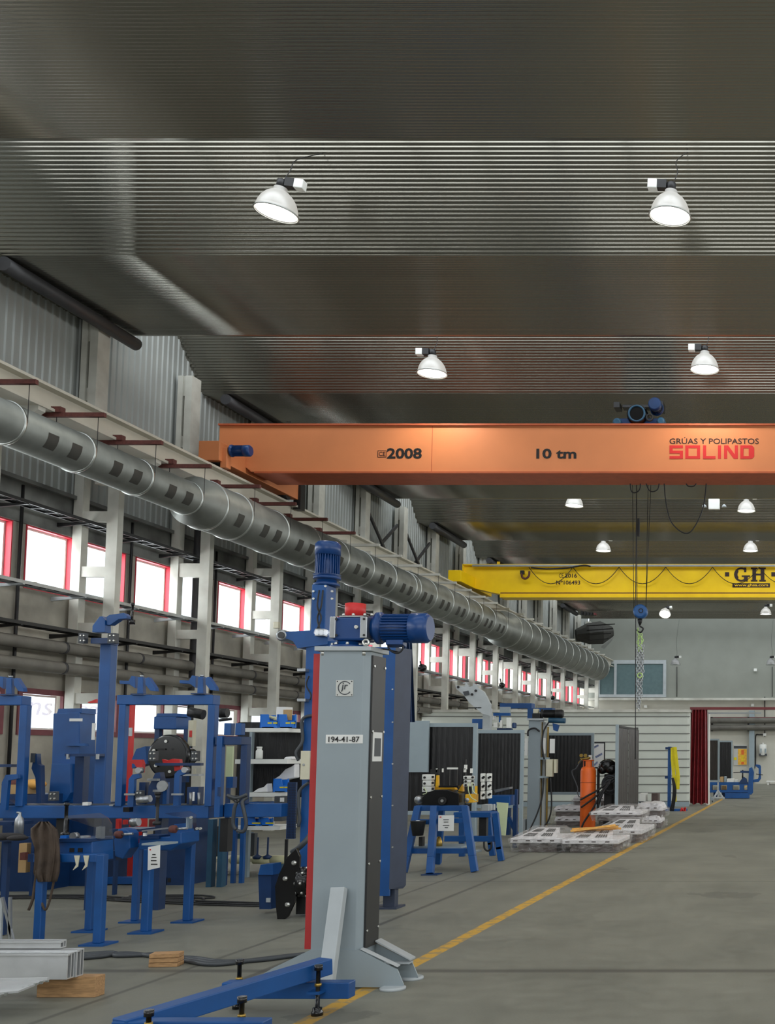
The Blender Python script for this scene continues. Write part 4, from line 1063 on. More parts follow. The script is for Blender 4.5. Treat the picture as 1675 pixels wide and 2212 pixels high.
def headstock():
    Y = 13.0
    r = thing('headstock_cabinet', 'blue machine cabinet with small white name plate behind the jig post', 'machine cabinet', (G(160, 1700, Y).x, Y+.4, 0))
    MB().pp([(120, 1541), (206, 1538), (206, 1735), (105, 1735), (115, 1650)], Y, .3).build('cabinet_body', 'blue', r, bevel=.01)
    MB().pp([(123, 1541), (128, 1531), (206, 1530), (206, 1541)], Y+.02, .6).build('cabinet_lid', 'blue', r)
    MB().pp([(113, 1650), (162, 1650), (162, 1712), (150, 1730), (130, 1738), (104, 1735)], Y-.08, .08).build('guard_plate', 'blue', r, bevel=.004)
    MB().pb(150, 1552, 177, 1558, Y-.012, .012).build('name_plate', 'paper', r)
    text_part('TRANSPAR', 152, 1553.5, 175, 1557, Y-.013, 'dark_blue', r) if False else None
    MB().pb(198, 1562, 204, 1598, Y-.02, .02).build('handle', 'paper', r)
    MB().pb(139, 1606, 192, 1611, Y-.06, .06).build('ledge', 'blue', r)
    MB().box(G(110, 1700, Y).x, G(215, 1700, Y).x, Y+.1, Y+.6, 0, G(0, 1735, Y).z).build('pedestal', 'dark_blue', r)
    Yf = 13.1
    t = thing('tailstock_machine', 'blue headstock with large round black face plate behind the portal', 'machine', (G(365, 1700, Yf).x, Yf+.3, 0))
    MB().pb(332, 1548, 412, 1575, Yf, .5).build('top_head', 'blue', t, bevel=.01)
    MB().pp([(337, 1548), (342, 1541), (404, 1541), (410, 1548)], Yf, .4).build('top_cover', 'blue', t)
    MB().pb(333, 1575, 350, 1640, Yf+.02, .4).pb(395, 1575, 411, 1690, Yf+.02, .4).split('side_frame', 'dark_blue', t)
    MB().pb(345, 1640, 400, 1760, Yf+.1, .4).build('column', 'dark_blue', t)
    MB().box(G(340, 1700, Yf).x, G(405, 1700, Yf).x, Yf+.1, Yf+.5, 0, G(0, 1758, Yf).z).build('pedestal', 'dark_blue', t)
    MB().lathe(G(362, 1634, Yf-.35), (.12, 1, 0), [(0, .24), (.01, .262), (.06, .262), (.07, .1), (.4, .1)], 40).build('face_plate', 'gloss_black', t)
    for a in range(6):
        an = a*math.pi/3+.4; MB().pc(362+33*math.cos(an), 1634+33*math.sin(an), Yf-.362, .018, .02, 10).build('bolt', 'bolt', t)
    MB().pb(340, 1617, 357, 1620, Yf-.36, .02).pb(371, 1617, 387, 1620, Yf-.36, .02).split('slot', 'dark_steel', t)
    MB().pb(406, 1556, 424, 1612, Yf-.2, .15).build('switch_box', 'cream', t, bevel=.004)
    MB().pb(409, 1578, 414, 1592, Yf-.21, .01).build('red_mark', 'red', t)
    MB().cyl(G(410, 1538, Yf-.1), G(440, 1544, Yf-.1), .06, 16).build('drive_motor', 'dark_steel', t)
    MB().pp([(285, 1640), (300, 1618), (330, 1612), (335, 1650), (285, 1660)], Yf+.1, .2).build('side_cover', 'blue', t)
    Yb = 13.2
    b = thing('floor_rail', 'long low blue square tube rail lying on the floor behind the tables', 'rail', (-7, Yb+.1, 0))
    z0 = G(0, 1913, Yb).z; z1 = G(0, 1895, Yb).z
    MB().box(G(-60, 1700, Yb).x, G(370, 1700, Yb).x, Yb, Yb+.12, max(.01, z0), z1).build('tube', 'blue', b, bevel=.004)
    MB().pb(362, 1897, 369, 1906, Yb-.004, .01).build('open_end', 'ink_black', b)
    for px in (40, 170): MB().pb(px, 1905, px+16, 1914, Yb-.06, .2).build('foot', 'steel', b)
headstock()
def red_machine():
    Y = 14.2
    r = thing('red_press', 'red steel upright with a bright red panel glimpsed behind the portal post', 'machine', (G(280, 1700, Y).x, Y+.2, 0))
    MB().pb(266, 1520, 288, 1745, Y, .2).split('upright', 'red', r)
    MB().box(G(262, 1700, Y).x, G(292, 1700, Y).x, Y, Y+.3, 0, G(0, 1745, Y).z).build('pedestal', 'red', r)
    MB().pp([(189, 1517), (208, 1510), (208, 1518), (192, 1519)], 12.0, .04).build('arm', 'red', r)
    MB().pb(278, 1572, 286, 1590, Y-.03, .03).build('switch', 'steel', r)
red_machine()
# ------------------------------------------------------------ front tables
def leg(r, px0, px1, py, Y, zt, plate=True):
    a = G(px0, 1950, Y).x; w = (G(px1, 1950, Y).x-a)/(1+(PX-px1)/F); b = a+w
    l = MB().box(a, b, Y, Y+w, .015, zt).build('leg', 'blue', r, bevel=.006)
    if plate: MB().box(a-.07, b+.07, Y-.07, Y+w+.07, 0, .015).build('foot_plate', 'blue', l)
def table_a():
    Y = 9.15
    r = thing('fixture_table', 'blue steel fixture table at far left carrying the brown apron and clear guard', 'table', (G(160, 1700, Y).x, Y+.3, 0))
    zt = G(0, 1845, Y).z
    leg(r, 203, 231, 2043, 9.08, zt); leg(r, 74, 101, 2035, 9.1, zt); leg(r, 184, 208, 2018, 9.75, zt)
    MB().pb(72, 1845, 228, 1863, Y, .12).build('front_rail', 'blue', r, bevel=.006)
    MB().pb(60, 1845, 100, 1862, Y+.6, .1).build('rear_rail', 'dark_blue', r)
    MB().pp([(118, 1818), (243, 1818), (243, 1862), (118, 1845)], Y+.12, .5).build('table_body', 'blue', r, bevel=.006)
    MB().pb(115, 1812, 245, 1819, Y+.08, .6).build('table_top', 'dark_blue', r)
    for a, b in ((150, 160), (168, 178)): MB().pb(a, 1832, b, 1841, Y+.115, .01).split('slot', 'ink_black', r)
    MB().pp([(142, 1762), (215, 1756), (232, 1766), (241, 1780), (243, 1812), (208, 1812), (208, 1788), (142, 1768)], Y+.15, .012).build('clear_guard', 'acrylic', r)
    MB().pb(207, 1786, 227, 1812, Y+.18, .06).build('guard_block', 'steel', r)
    MB().lathe(G(141, 1806, Y+.2), (0, 0, 1), [(0, .035), (.03, .035), (.035, .014), (.26, .014), (.265, .02), (.29, .02)], 14).build('clamp_screw', 'gloss_black', r)
    MB().pb(130, 1805, 152, 1814, Y+.14, .1).build('clamp_foot', 'bin_blue', r)
    MB().pc(157, 1806, Y+.14, .03, .05).build('nut', 'steel', r)
    MB().lathe(G(181, 1813, Y+.25), (0, 0, 1), [(0, .08), (.012, .08), (.018, .05), (.03, .05)], 24).build('rest_pad', 'steel', r)
    MB().pb(-40, 1812, 66, 1818, Y+.3, .4).build('side_tray', 'dark_blue', r)
    MB().pb(2, 1818, 20, 2020, Y+.4, .1).build('leg', 'dark_blue', r)
    for x, y in ((160, 1850), (180, 1850)): MB().pp([(x, 1848), (x+12, 1848), (x+8, 1872), (x-3, 1880), (x+4, 1868)], Y-.01, .008).build('tape', 'cream', r)
    a = MB()
    # apron: draped cloth with folds
    vs = []; n = 14; rowsY = [(1775, 84, 100), (1790, 66, 118), (1808, 66, 122), (1830, 74, 124), (1860, 74, 125), (1885, 72, 124), (1905, 78, 118)]
    for yy, xa, xb in rowsY:
        for i in range(n+1):
            t = i/n; vs.append(G(xa+(xb-xa)*t, yy, Y-.06-.035*math.sin(t*math.pi)+.022*math.sin(t*17+yy*.03)))
    m = n+1; k = len(rowsY)
    fs = [(j*m+i, (j+1)*m+i, (j+1)*m+i+1, j*m+i+1) for j in range(k-1) for i in range(n)]
    q = len(vs); vs += [v+Vector((0, .03, 0)) for v in vs]
    fs += [tuple(reversed([q+c for c in f])) for f in fs]
    for i in range(n): fs.append((i, i+1, q+i+1, q+i)); fs.append(((k-1)*m+i, q+(k-1)*m+i, q+(k-1)*m+i+1, (k-1)*m+i+1))
    for j in range(k-1): fs.append((j*m, q+j*m, q+(j+1)*m, (j+1)*m)); fs.append((j*m+n, (j+1)*m+n, q+(j+1)*m+n, q+j*m+n))
    ap = thing('leather_apron', 'dark brown work apron hanging over the edge of the left fixture table', 'apron', G(98, 1905, Y-.05))
    a.add(vs, fs, True).build('apron_cloth', 'apron', ap)
    MB().pt([(80, 1880, Y-.05), (74, 1920, Y-.04), (70, 1945, Y-.04), (62, 1966, Y-.04)], .012, 6).build('strap', 'apron', ap)
    MB().pt([(118, 1895, Y-.05), (110, 1935, Y-.04), (103, 1958, Y-.04), (97, 1965, Y-.04), (90, 1950, Y-.04)], .01, 6).build('strap', 'apron', ap)
    b = MB().lathe(G(40, 1812, Y+.45), (0, 0, 1), [(0, .036), (.15, .036), (.18, .03), (.205, .014), (.225, .012), (.235, .014)], 24)
    bo = thing('steel_bottle', 'grey steel drinking bottle standing on the side tray at far left', 'bottle', G(40, 1812, Y+.45))
    b.build('bottle_body', 'steel', bo); MB().lathe(G(40, 1757, Y+.45), (0, 0, 1), [(0, .016), (.015, .014)], 14).build('cap', 'galv_bright', bo)
    g = MB(); g.sph(G(15, 1806, Y+.2), .1, (1.5, 1, .28)).sph(G(38, 1810, Y+.1), .07, (1.2, 1, .35)).sph(G(0, 1809, Y+.15), .07, (1.3, 1, .4))
    tag(g.build('work_gloves', 'glove'), 'dark crumpled work gloves lying on the side tray by the bottle', 'gloves')
table_a()
def table_b():
    Y = 9.9
    r = thing('fixture_table', 'blue steel fixture table with V arms and spindles, white notice hanging in front', 'table', (G(345, 1700, Y).x, Y+.3, 0))
    zt = G(0, 1830, Y).z
    leg(r, 305, 331, 2017, 9.68, zt); leg(r, 283, 303, 1993, 10.3, zt); leg(r, 395, 419, 1992, 10.3, zt+.05)
    MB().pp([(245, 1808), (262, 1790), (290, 1792), (300, 1800), (300, 1832), (275, 1856), (250, 1850)], Y, .35).build('v_arm', 'blue', r, bevel=.008)
    MB().pp([(395, 1794), (408, 1780), (414, 1800), (430, 1798), (430, 1822), (395, 1838), (300, 1836), (300, 1812), (370, 1808), (395, 1808)], Y+.05, .3).build('v_arm', 'blue', r, bevel=.008)
    MB().pb(232, 1838, 262, 1858, Y+.05, .2).build('end_block', 'dark_blue', r)
    MB().pb(300, 1805, 372, 1812, Y+.02, .3).build('table_top', 'dark_blue', r)
    MB().pb(306, 1822, 384, 1826, Y-.25, .25).build('front_lip', 'panel_grey', r)
    for x, y in ((257, 1803), (375, 1791)):
        MB().cyl(G(x+4, y, Y-.06), G(x+30, y-2, Y-.06), .012, 10).build('spindle', 'steel', r)
        MB().lathe(G(x, y, Y-.06), (1, 0, 0), [(-.03, .03), (-.01, .036), (.02, .036), (.03, .02)], 16).build('spindle_knob', 'rust', r)
    MB().bar(G(310, 1795, Y-.02), G(370, 1788, Y-.02), .05, .015).split('steel_bar', 'steel', r)
    MB().pb(309, 1799, 318, 1806, Y-.03, .05).split('block', 'paper', r)
    MB().pp([(355, 1757), (410, 1752), (424, 1760), (424, 1790), (405, 1790), (403, 1768), (372, 1762)], Y+.1, .012).build('clear_guard', 'acrylic', r)
    MB().pb(402, 1765, 416, 1790, Y+.12, .04).build('guard_block', 'panel_grey', r)
    MB().lathe(G(339, 1782, Y+.02), (0, 0, 1), [(0, .035), (.03, .035), (.035, .013), (.24, .013), (.25, .02), (.27, .02)], 14).build('clamp_screw', 'dark_steel', r)
    for x, y in ((412, 1766), (425, 1790), (432, 1790)): MB().pc(x, y, Y-.0, .013, .02, 8).build('bolt', 'bolt', r)
    sg = thing('notice', 'white printed notice sheet hanging on the front of the V-arm table', 'notice', G(332, 1880, Y-.27))
    MB().pp([(320, 1830), (346, 1825), (345, 1874), (319, 1880)], Y-.27, .004).build('sheet', 'paper', sg)
    for y, a, b in ((1845, 329, 336), (1851, 327, 338), (1858, 326, 338), (1866, 326, 340)):
        MB().pb(a, y, b, y+2, Y-.273, .002).split('print', 'ink_black', sg)
    MB().pb(323, 1834, 326, 1837, Y-.273, .002).split('print', 'ink_red', sg)
table_b()
def strap_straps():
    Y = 10.6
    r = thing('lashing_strap', 'dark grey lashing strap slung over the blue beam beside the side tower', 'strap', G(512, 1740, Y))
    for pts in ([(495, 1722, Y), (510, 1730, Y-.03), (506, 1750, Y-.03), (504, 1780, Y-.02), (510, 1792, Y-.02)], [(535, 1722, Y), (524, 1732, Y-.03), (528, 1755, Y-.03), (532, 1780, Y-.02), (526, 1796, Y-.02), (512, 1794, Y-.02)], [(492, 1718, Y-.02), (512, 1724, Y-.04), (534, 1716, Y-.02)]):
        MB().pt(pts, .018, 6).build('webbing', 'hose_grey', r)
    MB().torus(G(512, 1726, Y-.04), (0, 1, 0), .03, .01, 14, 6).build('ratchet', 'rubber', r)
strap_straps()
# ------------------------------------------------------------ floor items, foreground left
def floor_items():
    Y = 7.05
    r = thing('aluminium_profile_stack', 'pale aluminium profiles stacked on timber at the lower left corner', 'profiles', (-5.6, Y, .08))
    zb = .1
    def prof(x1, Yq, z0, h, d, nm='profile'):
        mb = MB(); t = .008
        mb.box(-7.2, x1, Yq, Yq+t, z0, z0+h).box(-7.2, x1, Yq+d-t, Yq+d, z0, z0+h)
        mb.box(-7.2, x1, Yq+t, Yq+d-t, z0, z0+t).box(-7.2, x1, Yq+t, Yq+d-t, z0+h-t, z0+h).box(-7.2, x1, Yq+d*.5, Yq+d*.5+t, z0+t, z0+h-t)
        mb.box(-7.2, x1+.012, Yq-.012, Yq+.01, z0+h-.012, z0+h+.0)
        mb.build(nm, 'alu', r)
    a = G(153, 2060, Y); b = G(153, 2116, Y)
    prof(a.x-.02, Y, b.z, a.z-b.z, .07); prof(a.x-.01, Y+.075, b.z, a.z-b.z+.01, .07)
    prof(G(150, 2090, Y+.2).x, Y+.1, a.z+.015, .05, .06)
    q = G(104, 2115, Y-.5)
    mb = MB(); mb.prism([G(-140, 2118, Y-.35), G(102, 2112, Y-.35), G(102, 2118, Y-.35), G(-140, 2124, Y-.35)], (0, .02, 0))
    mb.prism([G(-140, 2158, Y-.55), G(40, 2140, Y-.5), G(104, 2114, Y-.2), G(-140, 2114, Y-.2)], (0, 0, -.012))
    mb.build('flat_sheet', 'alu', r)
    for i in range(9):
        t = i/8; x = 0+102*t; y = 2150-33*t
        MB().pb(x-4, y-1, x+4, y+5, Y-.56+.3*t, .3).build('rib_end', 'galv_bright', r)
    for (x0, x1, y0, y1, dY, lb) in ((118, 186, 2120, 2142, .0, 'right'),):
        p = G(x0, y1, Y+dY); w = MB().box(G(x0-60, 2090, Y+dY).x, G(x1, 2090, Y+dY).x, Y+dY+.1, Y+dY+.2, 0, b.z-.002)
        tag(w.build('timber_block', 'wood', bevel=.004), 'rough timber block under the aluminium profiles, lower left', 'timber')
    w = MB().box(-7.1, -6.9, Y-.1, Y+.3, 0, b.z-.002); tag(w.build('timber_block', 'wood'), 'timber block under the aluminium profiles, at the frame edge', 'timber')
    Yw = 8.12; p0 = G(312, 2092, Yw).x; p1 = G(376, 2090, Yw).x
    zs = [0, .028, .034, .062, .066, .098]
    for i in range(3):
        R = Matrix.Rotation(.12+.05*i, 3, 'Z'); w = MB().obox(((p0+p1)/2, Yw+.09, .016+.034*i), (p1-p0-.02, .12, .031), R)
        tag(w.build('wood_plank_piece', 'wood', bevel=.003), 'short pale plank offcut on the hoses, %s of the small stack' % ('bottom', 'middle', 'top')[i], 'wood offcut', 'stacked plank offcuts')
    for i, (zz, dd) in enumerate(((.018, 0), (.018, .05), (.017, .1))):
        mb = MB(); mb.path([(-6.2, 8.2+dd, zz), (-5.6, 8.45+dd*2, zz), (G(250, 2070, 8.5).x, 8.62-.1*i+dd, zz), (G(330, 2090, 8.4).x, 8.48+dd, zz), (G(400, 2090, 8.3).x, 8.42-dd, zz), (G(470, 2090, 8.2).x, 8.28-dd, zz), (G(560, 2090, 8.3).x, 8.36+dd*.5, zz), (-3.95, 8.6, zz), (-3.5, 8.75, zz)], .017, 8, 6)
        tag(mb.build('hose', 'hose_grey'), 'grey hose lying on the floor through the wood offcuts, %s of three' % ('front', 'middle', 'rear')[i], 'hose', 'floor hoses')
    for i in range(3):
        mb = MB(); yy = 11.6+.12*i
        mb.path([(-9.5, yy+.2, .012), (-8.3, yy+.35, .012), (-7.4, yy+.1, .012), (-6.6, yy-.1+.1*i, .012), (-6.9, yy+.35, .012), (-7.6, yy+.25, .012), (-6.9, yy-.05, .012), (-6.0, yy-.25, .012), (-5.6, yy-.3, .012)], .01, 6, 6)
        tag(mb.build('floor_cable', 'rubber'), 'black cable snaking over the floor behind the table legs, %s of three' % ('front', 'middle', 'rear')[i], 'cable', 'black floor cables')
    # trolley edge at far left
    t = thing('hand_trolley', 'grey metal trolley edge with black castor at the left frame border', 'trolley', (G(8, 2090, 8.9).x, 8.9, 0))
    MB().box(G(-60, 1990, 8.9).x, G(3, 1990, 8.9).x, 8.9, 8.92, 0, G(0, 1940, 8.9).z).build('box', 'light_grey', t); MB().bar(G(5, 1938, 8.9), G(28, 2030, 8.9), .02, .02).bar(G(22, 1938, 8.9), G(22, 2030, 8.9), .02, .02).build('frame', 'steel', t)
    MB().cyl((G(22, 2090, 8.9).x, 8.88, .035), (G(30, 2090, 8.9).x, 8.88, .035), .035, 14).build('castor', 'rubber', t)
floor_items()
# ------------------------------------------------------------ shelving and clutter behind the blue machine
def shelving():
    Y = 13.6
    r = thing('shelf_rack', 'white shelf rack with black curtain behind it, left of the blue positioner', 'shelf', (G(595, 1700, Y).x, Y+.2, 0))
    for x0, x1, y0, y1 in ((530, 655, 1573, 1581), (508, 655, 1640, 1650), (522, 640, 1713, 1721), (500, 640, 1785, 1793)):
        MB().pb(x0, y0, x1, y1, Y, .45).build('shelf_board', 'shade_white', r)
    for x in (498, 650):
        MB().box(G(x, 1700, Y).x, G(x+6, 1700, Y).x, Y+.42, Y+.48, 0, G(0, 1572, Y).z).split('upright', 'panel_grey', r)
    for x in (505, 523): MB().box(G(x, 1700, Y-.2).x, G(x+8, 1700, Y-.2).x, Y-.2, Y-.15, 0, G(0, 1765, Y).z).split('upright', 'blue', r)
    s = MB().pb(512, 1560, 660, 1722, Y+.52, .03); tag(s.build('welding_curtain', 'screen_dark'), 'black welding curtain behind the white shelf rack', 'curtain')
    def bin_(x0, y0, x1, y1, Yb, lab, lab2=True):
        b = thing('storage_bin', lab, 'bin', G((x0+x1)/2, y1, Yb), 'blue storage bins')
        MB().pp([(x0, y0), (x0+18, y0), (x0+20, y0+(y1-y0)*.5), (x1, y0+(y1-y0)*.5), (x1-4, y1), (x0+4, y1)], Yb, .012).pb(x0, y0, x0+2, y1, Yb, .11).pb(x1-3, y0, x1, y1, Yb, .11).pb(x0, y0+2, x1, y1, Yb+.1, .012).pb(x0, y1-2, x1, y1, Yb, .11).build('bin_body', 'bin_blue', b)
        for q in (.42, .72): MB().pb(x0+(x1-x0)*q, y0+(y1-y0)*.6, x0+(x1-x0)*q+9, y0+(y1-y0)*.6+3, Yb-.003, .003).build('bin_label', 'strap_yellow', b)
        return b
    bin_(562, 1543, 601, 1572, Y+.05, 'bright blue storage bin on the top shelf, left half'); bin_(601, 1543, 640, 1572, Y+.05, 'bright blue storage bin on the top shelf, under the cardboard box')
    bin_(590, 1682, 624, 1711, Y+.05, 'blue storage bin on the third shelf among white rags')
    bin_(532, 1766, 562, 1784, Y+.05, 'low blue bin with red pouches on the bottom shelf, left'); bin_(562, 1766, 590, 1784, Y+.05, 'low blue bin with red pouches on the bottom shelf, right')
    for i, (x, y) in enumerate(((583, 1549), (592, 1551), (598, 1554), (545, 1770), (575, 1769))): 
        tag(MB().sph(G(x, y, Y+.12), .03, (1.4, 1, .7)).build('bolt_bag' if i < 3 else 'cap_bag', 'rag_pale' if i < 3 else 'red'), ('pale bag of small parts in the top left bin, number %s from left' % ORD[i+1 if i else 0]) if i < 3 else ('red plastic pouch in the low blue bin, %s one' % ('left' if i == 3 else 'right')), 'bag', 'parts bags' if i < 3 else 'red pouches')
    c = thing('cardboard_box', 'white and brown cardboard box sitting in the top shelf bin', 'box', G(613, 1555, Y+.15))
    MB().pb(597, 1527, 632, 1556, Y+.12, .2).build('carton', 'paper', c); MB().pb(612, 1533, 631, 1556, Y+.115, .004).build('tape', 'cardboard', c)
    b = MB().lathe(G(560, 1639, Y+.15), (0, 0, 1), [(0, .042), (.1, .042), (.12, .028), (.13, .028), (.132, .034), (.155, .034)], 18)
    tag(b.build('plastic_bottle', 'shade_white'), 'white plastic bottle on the second shelf', 'bottle')
    for i, (pts, yq, lb) in enumerate((([(545, 1712), (560, 1704), (578, 1700), (588, 1692), (590, 1711)], Y+.1, 'left, low folded'), ([(590, 1684), (606, 1676), (622, 1662), (640, 1655), (648, 1650), (648, 1680), (626, 1684), (604, 1688)], Y+.2, 'upper, draped over the bin'),
                                      ([(612, 1641), (618, 1635), (640, 1634), (644, 1640)], Y+.1, 'flat on the second shelf'))):
        tag(MB().pp(pts, yq, .14).build('white_rag', 'rag', bevel=.012), 'white cloth rag, %s' % lb, 'rag', 'white rags')
    d = MB().pb(530, 1733, 592, 1766, Y-.02, .35); tag(d.build('tool_case', 'blue', bevel=.006), 'blue tool case hung between third and bottom shelf', 'case')
    g = thing('cabinet', 'small dark grey cabinet with white label beside the blue tool case', 'cabinet', G(606, 1774, Y-.05))
    MB().pb(592, 1720, 621, 1774, Y-.06, .3).build('body', 'hose_grey', g, bevel=.004); MB().pb(605, 1723, 614, 1732, Y-.064, .004).build('label_plate', 'paper', g)
    p = thing('perforated_panel', 'blue perforated steel cover panel beside the positioner column', 'panel', (G(629, 1700, Y-.1).x, Y-.1, 0))
    mb = MB().pb(620, 1690, 641, 1812, Y-.12, .04); o = mb.build('cover', 'dark_blue', p)
    mb = MB()
    for i in range(6):
        for j in range(34): mb.pb(621+3.3*i, 1693+3.5*j, 622.6+3.3*i, 1694.6+3.5*j, Y-.124, .004)
    mb.build('perforation', 'ink_black', p)
    MB().box(G(626, 1700, Y).x, G(631, 1700, Y).x, Y-.08, Y-.05, 0, G(0, 1812, Y).z).build('foot', 'dark_steel', p)
    # low bench with pale rolls
    t = thing('work_bench', 'low bench with blue clamps and pale rolls below the shelf rack', 'bench', (G(560, 1700, Y+1).x, Y+1, 0))
    Yt = Y+.6
    MB().pb(440, 1855, 640, 1862, Yt, .5).build('bench_top', 'cream', t)
    for x in (450, 520, 600): MB().box(G(x, 1700, Yt).x, G(x+10, 1700, Yt).x, Yt+.05, Yt+.12, 0, G(0, 1862, Yt).z).build('leg', 'teal_blue', t)
    for i, x in enumerate((500, 548, 586)): MB().cyl(G(x, 1857, Yt-.02), G(x+38, 1857, Yt-.02), .055, 14).build('roll', 'rag_pale', t)
    for x in (556, 578): MB().lathe(G(x, 1855, Yt-.05), (0, 0, 1), [(0, .05), (.03, .06), (.05, .02), (.06, .012), (.28, .012)], 14).build('clamp', 'dark_blue', t)
    MB().pb(480, 1800, 548, 1812, Yt+.1, .2).build('upper_bar', 'teal_blue', t)
    MB().pb(540, 1800, 556, 1850, Yt+.1, .2).build('side_block', 'hose_grey', t)
shelving()
def boards():
    tag(MB().pb(488, 1612, 505, 1678, 13.2, .03).build('beige_board', 'green_pale'), 'narrow beige board standing behind the side tower of the jig', 'board')
    s = MB().box(G(488, 1700, 13.2).x, G(495, 1700, 13.2).x, 13.2, 13.24, 0, G(0, 1678, 13.2).z); tag(s.build('board_stand', 'dark_blue'), 'thin blue stand below the narrow beige board', 'stand')
    for i, (x, y0, y1) in enumerate(((471, 1768, 1880), (448, 1770, 1860))):
        b = MB().box(G(x, 1820, 13.0).x, G(x, 1820, 13.0).x+.06, 13.0, 13.1, 0, G(0, y0, 13.0).z); tag(b.build('steel_post', 'teal_blue'), 'teal steel post below the jig beam, %s one' % ('right' if i == 0 else 'left'), 'post', 'teal posts under the jig')
boards()
def clutter_left():
    # plain pieces glimpsed below the jig beam
    Y = 12.2
    r = thing('roller_shelf', 'small shelf with bright red block and steel roller beneath the jig beam', 'shelf', (G(262, 1700, Y).x, Y+.2, G(0, 1790, Y).z-.3))
    MB().pb(250, 1769, 263, 1790, Y, .1).pb(265, 1771, 277, 1781, Y, .1).split('red_block', 'red', r); MB().cyl(G(285, 1777, Y), G(300, 1775, Y), .05, 16).build('steel_roller', 'steel', r)
    MB().box(G(240, 1700, Y).x, G(305, 1700, Y).x, Y, Y+.4, G(0, 1797, Y).z, G(0, 1791, Y).z).build('shelf', 'dark_blue', r)
    for px in (240, 300): MB().box(G(px, 1700, Y).x, G(px+5, 1700, Y).x, Y+.1, Y+.15, 0, G(0, 1797, Y).z).build('leg', 'dark_blue', r)
    m = thing('machine_bed', 'dark red and grey machine bed low behind the V-arm table', 'machine', (G(380, 1700, 13).x, 13.4, 0))
    MB().pb(322, 1770, 400, 1790, 13.4, .3).build('bed', 'rail_red', m); MB().pb(330, 1790, 470, 1870, 14.4, .5).build('base', 'dark_steel', m)
    MB().box(G(330, 1700, 13.4).x, G(345, 1700, 13.4).x, 13.45, 13.6, 0, G(0, 1790, 13.4).z).build('leg', 'dark_steel', m)
    b = thing('parts_crate', 'wooden crate of mixed parts behind the left portal', 'crate', (G(60, 1700, 12.6).x, 12.8, G(0, 1722, 12.6).z))
    MB().pb(18, 1695, 88, 1715, 12.6, .4).build('crate', 'cardboard', b); MB().sph(G(30, 1695, 12.7), .1, (1.3, 1, .6)).build('red_bag', 'rust', b); MB().sph(G(72, 1694, 12.7), .1, (1.5, 1, .6)).build('yellow_bag', 'wood_yellow', b)
    MB().box(G(10, 1700, 12.6).x, G(96, 1700, 12.6).x, 12.6, 13.1, 0, G(0, 1716, 12.6).z).build('stand', 'dark_blue', b)
    c = thing('work_bench', 'low dark bench with wooden box at far left under the jig', 'bench', (G(40, 1700, 12).x, 12.2, 0))
    MB().pb(-40, 1776, 70, 1783, 12, .5).build('bench_top', 'dark_blue', c); MB().pb(40, 1822, 68, 1885, 12.1, .3).build('box', 'cardboard', c)
    MB().pb(43, 1842, 62, 1858, 12.0, .1).build('drawer', 'rust', c)
    MB().box(G(-30, 1700, 12).x, G(-24, 1700, 12).x, 12.1, 12.2, 0, G(0, 1783, 12).z).box(G(60, 1700, 12).x, G(66, 1700, 12).x, 12.1, 12.2, 0, G(0, 1783, 12).z).split('leg', 'dark_blue', c)
    l = thing('valve_assembly', 'small black and steel valve assembly on the portal corner', 'valve', G(490, 1560, 11.5))
    MB().cyl(G(474, 1540, 11.3), G(492, 1540, 11.3), .05, 14).cyl(G(474, 1556, 11.3), G(500, 1553, 11.3), .015, 8).build('body', 'dark_steel', l); MB().pb(474, 1540, 492, 1552, 11.3, .08).build('bracket', 'steel', l)
clutter_left()
# ============================================================ MIDDLE: screens, trestles, pallets
def screen(name, lab, x0, y0, x1, y1, Y, m='screen_dark', posts=True, ybot=None, grp='welding screens'):
    r = thing(name, lab, 'welding screen', (G((x0+x1)/2, 1700, Y).x, Y, 0), grp)
    xl, xr = G(x0, 1700, Y).x, G(x1, 1700, Y).x; zt, zb = G(0, y0, Y).z, G(0, y1, Y).z
    w = .06
    for x in (xl, xr-w): MB().box(x, x+w, Y, Y+w, 0.02, zt).build('post', 'panel_grey', r)
    MB().box(xl+w, xr-w, Y, Y+w, zt-w, zt).build('top_rail', 'panel_grey', r)
    MB().box(xl+w, xr-w, Y, Y+w, zb-w, zb).build('bottom_rail', 'panel_grey', r)
    # wavy PVC strips
    n = 40; mb = MB(); vs = []
    for i in range(n+1):
        x = xl+w+(xr-xl-2*w)*i/n; yy = Y+.03+.012*math.sin(i*1.9)
        vs += [(x, yy, zb), (x, yy, zt-w)]
    k = len(vs); vs += [(v[0], v[1]+.004, v[2]) for v in vs]
    fs = [(2*i, 2*i+1, 2*i+3, 2*i+2) for i in range(n)]+[(k+2*i+2, k+2*i+3, k+2*i+1, k+2*i) for i in range(n)]
    mb.add(vs, fs, True).build('curtain', m, r)
    for x in (xl, xr-w): MB().box(x-.01, x+w+.01, Y-.3, Y+.36, 0, .03).build('foot', 'panel_grey', r)
    return r
